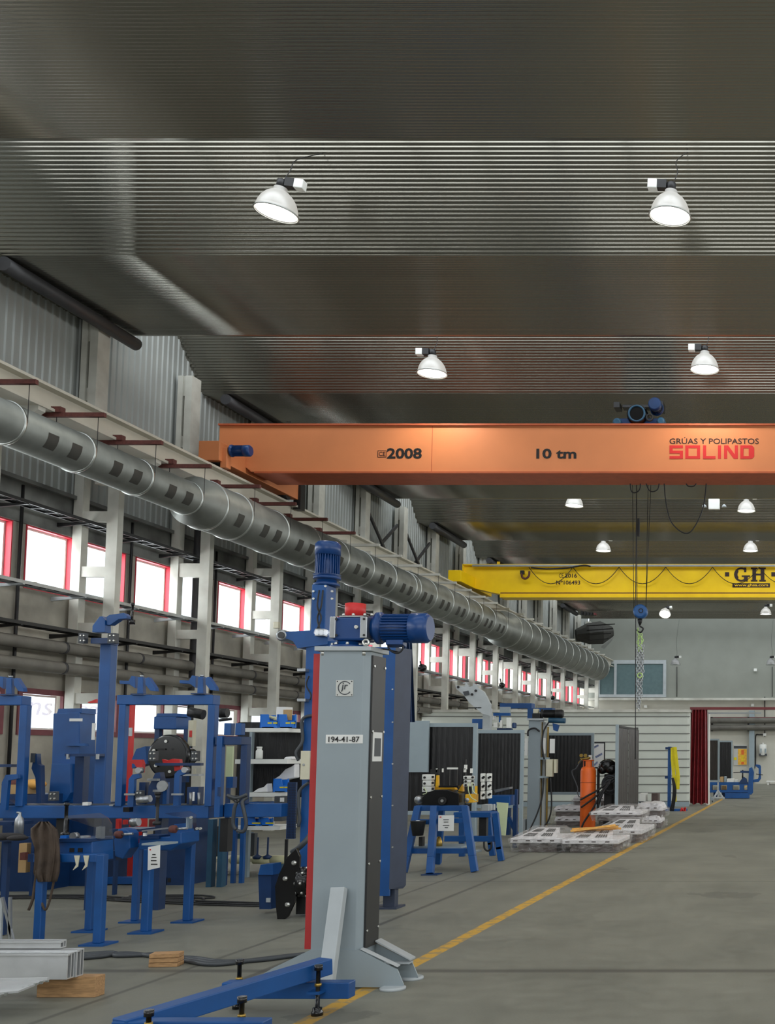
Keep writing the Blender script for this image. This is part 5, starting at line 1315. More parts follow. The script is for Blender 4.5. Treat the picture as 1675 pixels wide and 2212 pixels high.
def middle():
    screen('welding_screen', 'black welding screen with pale grey frame behind the yellow clamp fixture', 866, 1562, 1028, 1752, 17.4)
    p = MB().pb(870, 1557, 928, 1668, 17.35, .045); tag(p.build('sheet_panel', 'panel_grey'), 'plain pale blue-grey sheet panel hung on the first welding screen', 'panel')
    screen('welding_screen', 'black welding screen in the middle, between pale framed screen and grey slim column', 1024, 1577, 1130, 1738, 19.6)
    screen('welding_screen', 'black welding screen before the white booth, left of the gas cylinder', 1176, 1583, 1282, 1711, 24.6)
    # standing screen running away from the camera
    X = -3.82; Y0, Y1 = 21.7, 24.2
    r = thing('welding_screen', 'brown black welding screen standing end-on beside the gas cylinder', 'welding screen', (X, (Y0+Y1)/2, 0), 'welding screens')
    zt = G(0, 1565, Y0).z; zb = G(0, 1752, Y0).z-.02
    MB().box(X-.06, X, Y0, Y0+.06, .1, zt).build('post', 'panel_grey', r)
    MB().box(X-.06, X, Y1, Y1+.06, .1, zt).build('post', 'dark_steel', r)
    MB().box(X-.05, X+.01, Y0+.06, Y1, zt-.06, zt-.02).box(X-.05, X+.01, Y0+.06, Y1, zb, zb+.05).build('rail', 'dark_steel', r)
    for a, b, dx in ((Y0+.1, (Y0+Y1)/2, 0), ((Y0+Y1)/2, Y1, .03)):
        vs = []; n = 30
        for i in range(n+1):
            yy = a+(b-a)*i/n; xx = X-.03+dx+.02*math.sin(i*1.1)
            vs += [(xx, yy, zb+.04), (xx, yy, zt-.06)]
        k = len(vs); vs += [(v[0]+.005, v[1], v[2]) for v in vs]
        MB().add(vs, [(2*i, 2*i+1, 2*i+3, 2*i+2) for i in range(n)]+[(k+2*i+2, k+2*i+3, k+2*i+1, k+2*i) for i in range(n)], True).build('curtain', 'screen_brown', r)
    for yy in (Y0, Y1):
        MB().bar((X-.05, yy, .35), (X+.5, yy-.1, .06), .04, .04).bar((X-.05, yy, .35), (X-.3, yy+.1, .06), .04, .04).split('foot_strut', 'light_grey', r)
        MB().box(X-.3, X+.55, yy-.08, yy, 0.05, .09).build('foot', 'light_grey', r)
        for dx in (-.26, .5): MB().cyl((X+dx-.02, yy-.05, .04), (X+dx+.02, yy-.05, .04), .04, 12).build('castor', 'rubber', r)
middle()
def trestle1():
    Y = 14.7
    r = thing('trestle', 'blue splayed-leg steel trestle carrying the yellow and black clamp fixture', 'trestle', (G(955, 1700, Y).x, Y+.4, 0))
    zt = G(0, 1742, Y).z
    def lg(x0, xb, Ya, Yb): 
        a = G(x0, 1700, Ya).x; b = G(xb, 1700, Yb).x
        mid = Vector((a+(b-a)*.75, Ya+(Yb-Ya)*.75, zt*.25))
        mb = MB(); mb.bar((a, Ya, zt), mid, .09, .08, up=(0, -1, 0)).bar(mid, (b, Yb, 0.012), .09, .08, up=(0, -1, 0)); o = mb.build('leg', 'blue', r, bevel=.005)
        return a, b
    lg(905, 877, Y, Y-.15); lg(940, 934, Y-.02, Y-.35); lg(1006, 1030, Y, Y-.1); lg(955, 950, Y+.7, Y+1.0)
    MB().pb(898, 1740, 1012, 1752, Y, .1).build('top_rail', 'blue', r, bevel=.005)
    MB().pb(925, 1740, 1000, 1750, Y+.1, .6).build('top_frame', 'blue', r)
    MB().pb(885, 1833, 1024, 1844, Y-.05, .08).build('lower_rail', 'blue', r, bevel=.004)
    MB().pb(895, 1770, 940, 1781, Y-.05, .08).pb(940, 1768, 1012, 1778, Y-.05, .08).split('middle_rail', 'blue', r, bevel=.004)
    MB().pb(890, 1829, 1020, 1833, Y, .5).build('shelf', 'panel_grey', r)
    MB().box(G(917, 1700, Y-.4).x, G(952, 1700, Y-.4).x, Y-.45, Y-.25, 0, .012).build('foot_plate', 'dark_blue', r)
    s = thing('notice', 'white printed notice sheet hanging on the middle trestle', 'notice', G(964, 1795, Y-.42))
    MB().pb(947, 1761, 981, 1795, Y-.12, .004).build('sheet', 'paper', s)
    for y, a, b in ((1770, 958, 970), (1775, 959, 969), (1782, 957, 971), (1787, 961, 968)): MB().pb(a, y, b, y+1.6, Y-.124, .003).split('print', 'hose_grey', s)
    MB().pb(950, 1764, 954, 1766, Y-.124, .003).split('print', 'ink_red', s)
    b = thing('bucket', 'black bucket with white rag inside on the trestle side', 'bucket', G(905, 1812, Y-.1))
    MB().lathe(G(903, 1805, Y-.15), (0, 0, 1), [(0, .07), (.19, .1), (.2, .105)], 20).build('bucket_body', 'rubber', b); MB().sph(G(903, 1776, Y-.15), .05, (1, 1, .5)).build('rag', 'rag', b)
    MB().pb(905, 1808, 918, 1828, Y-.1, .1).build('bracket', 'black', b)
    y = MB().lathe(G(948, 1829, Y+.1), (0, 0, 1), [(0, .05), (.06, .05), (.12, .03), (.14, .012)], 16); tag(y.build('brass_valve', 'brass'), 'brass valve lying on the trestle shelf', 'valve')
    # fixture on top
    f = thing('clamp_fixture', 'yellow and black clamping fixture with white pneumatic blocks on the trestle', 'clamping fixture', (G(955, 1700, Y).x, Y+.3, zt))
    MB().pp([(912, 1740), (912, 1722), (925, 1712), (945, 1706), (975, 1706), (1004, 1714), (1004, 1740)], Y+.02, .25).build('casting', 'gloss_black', f, bevel=.006)
    MB().pc(955, 1730, Y-.02, .055, .06, 24).build('hub', 'dark_steel', f); MB().pc(955, 1730, Y-.03, .02, .02, 12).build('hub_bore', 'bolt', f)
    MB().pp([(937, 1706), (943, 1697), (955, 1701), (985, 1700), (990, 1706), (975, 1706)], Y+.3, .1).build('yellow_arch', 'yellow', f)
    MB().pp([(990, 1708), (1003, 1694), (1004, 1710)], Y+.25, .08).build('yellow_wedge', 'yellow', f)
    MB().pp([(941, 1700), (944, 1675), (950, 1675), (950, 1700)], Y+.2, .06).build('yellow_post', 'yellow', f)
    MB().pb(1005, 1716, 1034, 1734, Y+.1, .25).build('yellow_body', 'yellow', f, bevel=.008)
    MB().pb(1026, 1698, 1032, 1716, Y+.1, .06).build('yellow_post', 'yellow', f)
    MB().pb(948, 1697, 995, 1701, Y+.15, .1).build('black_bar', 'gloss_black', f)
    for x0, y0, x1, y1, dd in ((912, 1673, 940, 1712, .15), (1001, 1676, 1026, 1700, .15), (1038, 1671, 1050, 1728, .2), (1051, 1671, 1064, 1726, .25)):
        o = MB(); h = (y1-y0)/3
        for j in range(3): o.pb(x0+j % 2, y0+h*j, x1-j % 2, y0+h*(j+1)-1, Y+dd, .14)
        o = o.build('pneumatic_block', 'shade_white', f, bevel=.006)
        for j in range(3): MB().pc(x0+5, y0+h*(j+.5), Y+dd-.015, .016, .02, 10).pc(x1-5, y0+h*(j+.4), Y+dd-.015, .016, .02, 10).split('port', 'ink_black', o)
    for pts in ([(1014, 1690, Y+.1), (1012, 1705, Y+.06), (1018, 1722, Y+.06), (1030, 1730, Y+.08)], [(1020, 1690, Y+.1), (1022, 1708, Y+.06), (1030, 1716, Y+.06)], [(916, 1700, Y+.1), (922, 1712, Y+.05), (914, 1716, Y+.05)]):
        MB().pt(pts, .007, 6).build('air_tube', 'green_pale', f)
    for x0, y0, x1, y1 in ((942, 1660, 946, 1668), (955, 1660, 959, 1668), (1003, 1652, 1010, 1662), (1002, 1660, 1008, 1668), (1016, 1660, 1022, 1670), (966, 1658, 990, 1662)):
        MB().pb(x0, y0, x1, y1, Y+.3, .05).split('white_fitting', 'shade_white', f)
    MB().pb(969, 1662, 973, 1697, Y+.3, .04).pb(985, 1662, 989, 1697, Y+.3, .04).pb(1003, 1640, 1008, 1680, Y+.35, .04).pb(930, 1662, 950, 1672, Y+.3, .04).split('upright', 'dark_steel', f)
    MB().pb(1040, 1738, 1065, 1752, Y+.5, .2).pb(1065, 1737, 1071, 1750, Y+.55, .1).split('valve_block', 'light_grey', f, bevel=.008)
    for x in (905, 1012): MB().sph(G(x, 1728, Y+.15), .06, (1, 1, 1)).build('end_knob', 'steel', f)
trestle1()
def trestle2():
    Y = 16.2
    r = thing('trestle', 'second blue trestle behind, with grey motor and hose loop beneath', 'trestle', (G(1040, 1700, Y).x, Y+.3, 0))
    zt = G(0, 1756, Y).z
    for a, b, Yq in ((1072, 1087, Y), (1000, 1002, Y+.7), (1055, 1068, Y+.8)):
        A = G(a, 1700, Yq).x; B = G(b, 1700, Yq).x; mb = MB(); mb.bar((A, Yq, zt), (A+(B-A)*.66, Yq, zt*.24), .085, .08, up=(0, -1, 0)).bar((A+(B-A)*.6, Yq, zt*.3), (B, Yq, 0), .085, .08, up=(0, -1, 0)); mb.build('leg', 'blue', r, bevel=.005)
    MB().pb(980, 1755, 1076, 1766, Y, .4).build('top_rail', 'blue', r, bevel=.005)
    MB().pb(960, 1806, 1080, 1818, Y+.02, .08).build('lower_rail', 'blue', r, bevel=.004)
    MB().pt([(1046, 1818, Y-.05), (1047, 1832, Y-.05), (1054, 1838, Y-.05), (1061, 1832, Y-.05), (1062, 1818, Y-.05)], .014, 8).build('hose_loop', 'rubber', r)
    MB().pb(1035, 1766, 1055, 1806, Y+.05, .1).build('bracket', 'dark_steel', r)
    g = MB().pp([(1073, 1733), (1098, 1735), (1092, 1805), (1080, 1804)], 17.0, .03); tag(g.build('pale_green_panel', 'green_pale'), 'pale green board leaning behind the second trestle', 'board')
    t = thing('work_table', 'blue work table with steel bars behind the second trestle', 'table', (G(1090, 1700, 18.4).x, 18.6, 0))
    MB().pb(1055, 1719, 1118, 1740, 18.4, .5).build('table_top', 'blue', t, bevel=.006)
    for x in (1060, 1108): MB().box(G(x, 1700, 18.4).x, G(x+8, 1700, 18.4).x, 18.45, 18.53, 0, G(0, 1740, 18.4).z).build('leg', 'dark_blue', t)
    MB().pp([(1068, 1706), (1108, 1700), (1108, 1704), (1070, 1712)], 18.5, .2).build('steel_plate', 'steel', t)
    MB().pb(1112, 1705, 1120, 1775, 18.5, .1).build('side_post', 'dark_blue', t)
    MB().bar(G(1100, 1765, 18.6), G(1118, 1805, 18.6), .06, .06).build('strut', 'blue', t)
trestle2()
def slim_column():
    Y = 22.0
    r = thing('positioner_column', 'slim pale grey positioner column with motor on top and control boxes at its side', 'machine column', (G(1155, 1700, Y).x, Y+.2, 0))
    x0, x1 = G(1140, 1700, Y).x, G(1166, 1700, Y).x; zt = G(0, 1556, Y).z
    MB().box(x0, x1, Y, Y+.3, 0, zt).build('column_body', 'column_grey', r, bevel=.006)
    MB().box(x0-.03, x1+.06, Y-.04, Y+.34, zt, zt+.04).build('top_plate', 'light_grey', r)
    MB().pb(1167, 1560, 1171, 1790, Y+.1, .05).pb(1181, 1570, 1185, 1790, Y+.2, .05).split('yellow_strip', 'brass', r)
    MB().pb(1172, 1560, 1180, 1798, Y+.15, .1).build('side_column', 'light_grey', r)
    for a, b, c, d in ((1134, 1595, 1141, 1632), (1172, 1594, 1179, 1628), (1188, 1596, 1199, 1627)): MB().pb(a, b, c, d, Y+.02, .01).split('notice_sheet', 'paper', r)
    MB().pb(1180, 1640, 1197, 1678, Y-.05, .15).pb(1197, 1640, 1206, 1670, Y-.0, .15).split('control_box', 'cream', r, bevel=.004)
    MB().pb(1166, 1636, 1188, 1641, Y, .1).pb(1166, 1676, 1186, 1681, Y, .1).split('box_bracket', 'panel_grey', r)
    MB().pb(1150, 1541, 1172, 1555, Y+.02, .2).build('gearbox', 'dark_steel', r, bevel=.01)
    MB().pb(1152, 1531, 1166, 1541, Y+.04, .14).build('gearbox_cap', 'cream', r, bevel=.01)
    motor(r, G(1170, 1542, Y+.12), (1, 0, 0), .46, .085, 'dark_steel')
    MB().cyl(G(1186, 1556, Y), G(1222, 1557, Y), .055, 18).build('second_motor', 'teal_blue', r)
    MB().pp([(1194, 1562), (1210, 1566), (1205, 1580), (1196, 1577)], Y, .1).build('blue_bracket', 'blue', r)
    MB().pt([(1141, 1590, Y-.05), (1142, 1578, Y-.05), (1155, 1573, Y-.05), (1166, 1580, Y-.05)], .018, 8).pt([(1186, 1560, Y-.05), (1175, 1580, Y-.05), (1172, 1610, Y-.05), (1176, 1640, Y-.05)], .016, 8).pt([(1175, 1680, Y-.1), (1172, 1720, Y-.1), (1160, 1760, Y-.15), (1143, 1796, Y-.2)], .016, 8).pt([(1190, 1680, Y-.1), (1192, 1740, Y-.1), (1186, 1770, Y-.1), (1176, 1785, Y-.1)], .016, 8).split('cable', 'rubber', r)
    MB().pb(1128, 1770, 1140, 1796, Y+.1, .2).build('foot_block', 'light_grey', r)
    b = thing('boom_machine', 'dark blue horizontal boom machine behind the slim grey column', 'machine', (G(1120, 1700, 24).x, 24.2, G(0, 1575, 24).z))
    MB().pb(1080, 1519, 1156, 1530, 24, .3).pb(1140, 1530, 1160, 1553, 24, .3).pb(1155, 1529, 1200, 1537, 24, .3).split('boom', 'blue', b)
    MB().box(G(1150, 1700, 24).x, G(1160, 1700, 24).x, 24.05, 24.3, 0, G(0, 1552, 24).z).build('post', 'dark_blue', b)
    p = thing('jig_plate', 'pale grey toothed jig plate tilted above the black screens', 'jig', (G(1030, 1700, 20.3).x, 20.5, G(0, 1560, 20.3).z))
    MB().pp([(984, 1480), (1004, 1483), (1006, 1476), (1012, 1478), (1014, 1484), (1022, 1482), (1024, 1476), (1031, 1478), (1034, 1486), (1048, 1494), (1063, 1522), (1061, 1547), (1044, 1542), (1015, 1518), (1003, 1502), (986, 1488)], 20.3, .08).build('plate', 'light_grey', p, bevel=.004)
    MB().pp([(1000, 1494), (1012, 1492), (1014, 1500), (1004, 1503)], 20.27, .03).build('lug', 'hose_grey', p)
    for x, y in ((1028, 1492), (1020, 1500), (990, 1484)): MB().pc(x, y, 20.285, .025, .02, 12).build('hole', 'ink_black', p)
    MB().pb(1010, 1528, 1044, 1530, 20.3, .1).build('ledge', 'dark_steel', p)
    MB().box(G(1040, 1700, 20.6).x, G(1056, 1700, 20.6).x, 20.6, 20.75, 0, G(0, 1530, 20.6).z).build('mast', 'light_grey', p)
    c = thing('fixture_assembly', 'cluster of white and blue clamping units seen above the middle black screen', 'clamping fixture', (G(1080, 1700, 21).x, 21.2, G(0, 1575, 21).z))
    MB().pb(1020, 1553, 1055, 1574, 21.2, .3).build('blue_block', 'blue', c, bevel=.006)
    MB().pb(1043, 1535, 1062, 1552, 21.1, .15).pb(1106, 1561, 1117, 1573, 21.1, .2).split('teal_block', 'dark_blue', c, bevel=.02)
    MB().pb(1080, 1527, 1104, 1545, 21.3, .1).build('grey_plate', 'column_grey', c)
    MB().pb(1056, 1555, 1064, 1573, 21, .1).pb(1066, 1561, 1078, 1572, 21, .1).pb(1080, 1556, 1087, 1573, 21, .1).pb(1094, 1550, 1106, 1573, 21, .1).pb(1064, 1545, 1072, 1556, 21.1, .1).split('white_unit', 'shade_white', c, bevel=.01)
    MB().pb(1066, 1540, 1104, 1546, 21, .08).pb(1078, 1546, 1083, 1560, 21, .08).split('blue_bar', 'blue', c)
    MB().box(G(1070, 1700, 21.3).x, G(1100, 1700, 21.3).x, 21.35, 21.5, 0, G(0, 1573, 21.3).z).build('stand', 'dark_blue', c)
slim_column()
def gas():
    Y = 22.6; p = GF(1272, 1795); Y = p.y-.15; X = G(1271, 1700, Y).x; q = .16; zt = G(0, 1655, Y).z
    r = thing('gas_cylinder', 'tall orange gas cylinder with collar and regulators beside the black screen', 'gas cylinder', (X, Y, 0))
    MB().lathe((X, Y, 0), (0, 0, 1), [(0, q*.9), (.04, q), (zt*.52, q), (zt*.525, q*1.02), (zt*.535, q*1.02), (zt*.54, q), (zt-.1, q), (zt-.03, q*.85), (zt, q*.4)], 36).build('cylinder_body', 'orange_gas', r)
    mb = MB(); n = 26
    for i in range(n):
        if i % 7 in (2, 3): continue
        a, b = 2*math.pi*i/n, 2*math.pi*(i+1)/n
        R1 = .11; mb.add([(X+R1*math.cos(a), Y+R1*math.sin(a), zt-.04), (X+R1*math.cos(b), Y+R1*math.sin(b), zt-.04), (X+R1*math.cos(b), Y+R1*math.sin(b), zt+.13), (X+R1*math.cos(a), Y+R1*math.sin(a), zt+.13)], [(0, 1, 2, 3)])
    mb.torus((X, Y, zt+.12), (0, 0, 1), .11, .012, 26, 6).build('collar', 'orange_gas', r)
    for z_ in (.62, 1.02): MB().torus((X, Y, z_), (0, 0, 1), q+.001, .006, 36, 6).build('weld_seam', 'orange_under', r)
    MB().lathe((X, Y, zt), (0, 0, 1), [(0, .03), (.1, .03), (.11, .015), (.2, .015)], 12).build('valve', 'brass', r)
    for x, y in ((1256, 1632), (1265, 1632)): MB().lathe(G(x, y, Y-.12), (0, 1, 0), [(0, .036), (.03, .036)], 18).build('gauge', 'brass', r)
    MB().cyl(G(1254, 1640, Y-.1), G(1276, 1637, Y-.1), .02, 10).pt([(1250, 1650, Y-.1), (1258, 1640, Y-.1)], .02, 8, 1).split('regulator', 'brass', r)
    MB().pb(1272, 1631, 1281, 1643, Y, .08).build('white_cap', 'shade_white', r)
    MB().pt([(1256, 1642, Y-.12), (1245, 1660, Y-.12), (1236, 1668, Y-.12), (1248, 1700, Y-.14), (1248, 1712, Y-.16), (1252, 1722, Y-.2)], .012, 8).build('gas_hose', 'hose_grey', r)
    hs = [[(1330, 1680), (1315, 1690), (1290, 1708), (1268, 1720), (1254, 1728)], [(1328, 1686), (1306, 1704), (1282, 1725), (1256, 1744)], [(1322, 1684), (1300, 1712), (1282, 1746), (1262, 1776), (1256, 1793)], [(1320, 1690), (1302, 1715), (1292, 1745), (1290, 1750)], [(1312, 1700), (1298, 1722), (1294, 1735)]]
    for i, h in enumerate(hs):
        mb = MB(); mb.pt([(x, y, Y-.22-.03*i) for x, y in h], .02, 8); tag(mb.build('welding_hose', 'rubber'), 'black welding hose slung past the orange cylinder, %s of five from the top' % ['first', 'second', 'third', 'fourth', 'fifth'][i], 'hose', 'black hoses at the cylinder')
    w = thing('welding_machine', 'dark welding machine trolley with hose coil right of the gas cylinder', 'welding machine', (G(1315, 1700, Y+.3).x, Y+.5, 0))
    MB().pb(1305, 1672, 1334, 1760, Y+.3, .6).build('cabinet', 'black_panel', w, bevel=.02)
    MB().pb(1290, 1658, 1296, 1745, Y+.2, .1).build('handle_post', 'black', w)
    c = G(1320, 1695, Y+.12)
    for k in range(6): MB().torus(c+Vector((0, -.03*k, .02*math.sin(k))), (.2, 1, .1),   .2-.018*k, .011, 28, 6).build('coiled_hose', 'hose_grey', w)
    MB().box(G(1305, 1700, Y+.3).x, G(1334, 1700, Y+.3).x, Y+.3, Y+.9, 0, .3).build('base', 'dark_steel', w)
    b = MB(); b.sph(G(1313, 1655, Y+.2), .19, (1, .8, .78), 20, 12).sph(G(1322, 1662, Y+.15), .15, (1, .8, .7), 18, 10).sph(G(1302, 1662, Y+.15), .11, (1, .8, .9), 16, 10)
    tag(b.build('black_bag', 'gloss_black'), 'black plastic bag bundle on top of the welding machine', 'bag')
    po = thing('poster', 'white poster with blue machine drawings on a dark frame behind the cylinder', 'poster', (G(1293, 1700, 26).x, 26, G(0, 1660, 26).z))
    MB().pb(1276, 1603, 1308, 1660, 26, .03).build('poster_frame', 'black', po); MB().pb(1277, 1606, 1305, 1657, 25.99, .01).build('poster_sheet', 'paper', po)
    for x0, y0, x1, y1 in ((1280, 1614, 1294, 1608), (1286, 1634, 1302, 1626), (1283, 1651, 1292, 1644)): MB().pp([(x0, y0), (x0+2, y0+4), (x1, y1+4), (x1-1, y1)], 25.985, .004).build('drawing', 'paper_print', po)
    MB().box(G(1277, 1700, 26).x, G(1281, 1700, 26).x, 26.03, 26.1, 0, G(0, 1603, 26).z).build('stand', 'black', po)
gas()
def pallets():
    def pal(x0, x1, ybase, yt, Y, lab, d=1.1, z0=0, grid=True, slope=0):
        r = thing('wrapped_pallet', lab, 'wrapped pallet', (G((x0+x1)/2, 1780, Y).x, Y+d/2, z0), 'film-wrapped goods')
        rn = random.Random(int(x0)+int(yt)); A, B = G(x0, ybase, Y).x, G(x1, ybase, Y).x-.3*d*(PX-x1)/F; h = G(0, yt, Y+d*.6).z-z0 if grid else G(0, yt, Y).z-z0; w = B-A
        def lump(xa, xb, ya, yb, za, zb, m, nm, j=.02, inset=0, n=7):
            """soft wrapped block: box grid with jittered, rounded surface"""
            vs = []; idx = {}; fs = []
            def P(i, jx, k):
                key = (i, jx, k)
                if key in idx: return idx[key]
                u, v, t = i/n*2-1, jx/n*2-1, k/3
                x = xa+(xb-xa)*i/n; y = ya+(yb-ya)*jx/n; z = za+(zb-za)*t
                c = inset*t
                x -= u*c; y -= v*c
                e = max(abs(u), abs(v)); z -= (zb-za)*.12*(e**6) if k == 3 else 0
                idx[key] = len(vs); q = j if k else 0
                vs.append((x+rn.uniform(-j, j), y+rn.uniform(-j, j), z+rn.uniform(-q, q))); return idx[key]
            for i in range(n):
                for k in range(3):
                    fs += [(P(i, 0, k), P(i+1, 0, k), P(i+1, 0, k+1), P(i, 0, k+1)), (P(i+1, n, k), P(i, n, k), P(i, n, k+1), P(i+1, n, k+1)), (P(0, i+1, k), P(0, i, k), P(0, i, k+1), P(0, i+1, k+1)), (P(n, i, k), P(n, i+1, k), P(n, i+1, k+1), P(n, i, k+1))]
                for q in range(n): fs.append((P(i, q, 3), P(i+1, q, 3), P(i+1, q+1, 3), P(i, q+1, 3)))
            return MB().add(vs, fs).build(nm, m, r)
        if not grid:
            lump(A+.04, B-.04, Y+.03, Y+d, z0, z0+h*.5, 'carton', 'carton_base', .012)
            lump(A, B, Y, Y+d, z0+h*.46, z0+h, 'tyvek', 'white_cover', .018, .05)
            for t in (.15, .42, .7): MB().box(A+w*t, A+w*t+.06, Y-.03, Y-.025, z0+h*.62, z0+h*.68).build('print', 'ink', r)
            lump(A-.02, B+.05, Y-.03, Y+d+.03, z0+.005, z0+h*.62, 'film', 'plastic_film', .02)
            return r
        zz = z0+h*.40; zw = z0+h*.62
        lump(A+.12, B-.12, Y+.1, Y+d-.05, z0, zz, 'carton', 'carton_base', .01)
        MB().box(A, B, Y, Y+d, zz, zw).build('white_tray', 'tyvek', r, bevel=.015)
        for t in (.06, .3, .52, .76): MB().box(A+w*t, A+w*t+.07, Y-.004, Y, zz+(zw-zz)*.4, zz+(zw-zz)*.62).build('print', 'ink', r)
        # steel grating goods under an inclined white cross frame
        P0, P1, P2, P3 = Vector((A+.1*w, Y+.03, zw+.01)), Vector((B-.12*w, Y+.03, zw+.01)), Vector((B-.26*w, Y+d*.72, z0+h-.02)), Vector((A+.3*w, Y+d*.72, z0+h-.02))
        MB().add([P0, P1, P2, P3, P0+Vector((0, 0, -.01)), P1+Vector((0, 0, -.01)), Vector((P2.x, P2.y, zw)), Vector((P3.x, P3.y, zw))], [(0, 1, 2, 3), (7, 6, 5, 4), (0, 4, 5, 1), (1, 5, 6, 2), (2, 6, 7, 3), (3, 7, 4, 0)]).build('wrapped_goods', 'tyvek', r)
        up = (P1-P0).cross(P3-P0).normalized()*.006
        for (ta, tb, sa, sb) in ((.12, .42, .12, .4), (.12, .42, .55, .85), (.58, .88, .12, .4), (.58, .88, .55, .85)):
            mb = MB(); L = lambda t, q: P0.lerp(P1, t).lerp(P3.lerp(P2, t), q)
            for i in range(5):
                t0 = ta+(tb-ta)*i/5; mb.prism([L(t0, sa)+up, L(t0+(tb-ta)*.13, sa)+up, L(t0+(tb-ta)*.13, sb)+up, L(t0, sb)+up], up*.5)
            mb.build('grating', 'dark_steel', r)
        # clear film: faceted tent over the top and loose skirt round the sides
        T = [Vector((A-.03, Y-.03, zw-.01)), Vector((B+.04, Y-.03, zw-.01)), Vector((B+.04, Y+d+.03, zw)), Vector((A-.03, Y+d+.03, zw))]
        U = [P0+Vector((.02, .06, .05)), P1+Vector((.04, .06, .05)), P2+Vector((.08, .1, .03)), P3+Vector((-.08, .1, .03))]
        vs = []; fs = []; n = 9
        def face(a, b, c, e, jt=.012):
            o = len(vs)
            for i in range(n+1):
                for k in range(5):
                    q = a.lerp(b, i/n).lerp(e.lerp(c, i/n), k/4); edge = i in (0, n) or k in (0, 4)
                    vs.append(q+(Vector((0, 0, 0)) if edge else Vector((rn.uniform(-jt, jt), rn.uniform(-jt, jt), rn.uniform(-jt, jt)*1.4))))
            for i in range(n):
                for k in range(4): fs.append((o+i*5+k, o+(i+1)*5+k, o+(i+1)*5+k+1, o+i*5+k+1))
        for i in range(4): face(T[i], T[(i+1) % 4], U[(i+1) % 4], U[i])
        face(U[0], U[1], U[2], U[3])
        S = [Vector((t.x+(.06 if i in (0, 3) else -.03), t.y+(.05 if i < 2 else -.05), z0+.01)) for i, t in enumerate(T)]
        for i in range(4): face(S[i], S[(i+1) % 4], T[(i+1) % 4], T[i], .025)
        MB().add(vs, fs).build('plastic_film', 'film', r)
        return r
    pal(1102, 1225, 1838, 1786, 17.55, 'film-wrapped white pallet load at the front left of the pallet group')
    pal(1214, 1345, 1840, 1790, 17.5, 'film-wrapped white pallet load at the front, timber strips lying on it')
    pal(1285, 1396, 1812, 1768, 19.4, 'lower film-wrapped load of the stack beneath the end-on screen', z0=0, d=1.6)
    pal(1276, 1390, 1770, 1738, 20.9, 'upper film-wrapped load of the stack beneath the end-on screen', z0=G(0, 1772, 20.9).z-.02, d=1.0)
    pal(1197, 1262, 1787, 1762, 24.0, 'lower wrapped load of the rear left stack behind the gas cylinder', d=.9, grid=False)
    pal(1196, 1264, 1762, 1741, 24.05, 'upper wrapped load of the rear left stack behind the gas cylinder', z0=G(0, 1763, 24).z, d=.9, grid=False)
    pal(1236, 1262, 1740, 1718, 24.3, 'small wrapped block on top of the rear left stack', z0=G(0, 1741, 24.3).z, d=.5, grid=False)
    pal(1294, 1324, 1740, 1716, 24.3, 'small wrapped block behind the hoses, right of the cylinder', z0=G(0, 1741, 24.3).z, d=.5, grid=False)
    pal(1290, 1345, 1787, 1740, 24.2, 'wrapped load behind the welding machine, right of the cylinder', d=.9, grid=False)
    pal(1386, 1430, 1786, 1764, 23.3, 'lower wrapped load right of the end-on screen, by the yellow line', d=.9, grid=False)
    pal(1374, 1434, 1764, 1734, 23.6, 'upper wrapped load right of the end-on screen, by the yellow line', z0=G(0, 1766, 23.6).z, d=.9, grid=False)
    for i, (a, b) in enumerate((((1233, 1803), (1330, 1790)), ((1236, 1799), (1336, 1793)), ((1240, 1804), (1342, 1797)))):
        mb = MB(); mb.bar(G(*a, 17.9+.1*i)+Vector((0, 0, .06)), G(*b, 18.1+.1*i)+Vector((0, 0, .06)), .07, .03)
        tag(mb.build('timber_strip', 'wood_yellow'), 'yellow timber strip lying across the front pallet load, %s' % ('front', 'middle', 'rear')[i], 'timber', 'timber strips')
    for i, x in enumerate((1382, 1408)):
        mb = MB(); mb.pb(x, 1714, x+18, 1731, 27.5, .4); tag(mb.build('small_crate', 'shade_white' if i == 0 else 'carton'), 'small open crate behind the right wrapped load, %s one' % ('left' if i == 0 else 'right'), 'crate', 'small crates')
        s = MB().box(G(x, 1700, 27.5).x, G(x+18, 1700, 27.5).x, 27.5, 27.9, 0, G(0, 1731, 27.5).z-.003); tag(s.build('crate_stand', 'hose_grey'), 'low grey stand carrying the %s small crate' % ('left' if i == 0 else 'right'), 'stand', 'crate stands')
pallets()
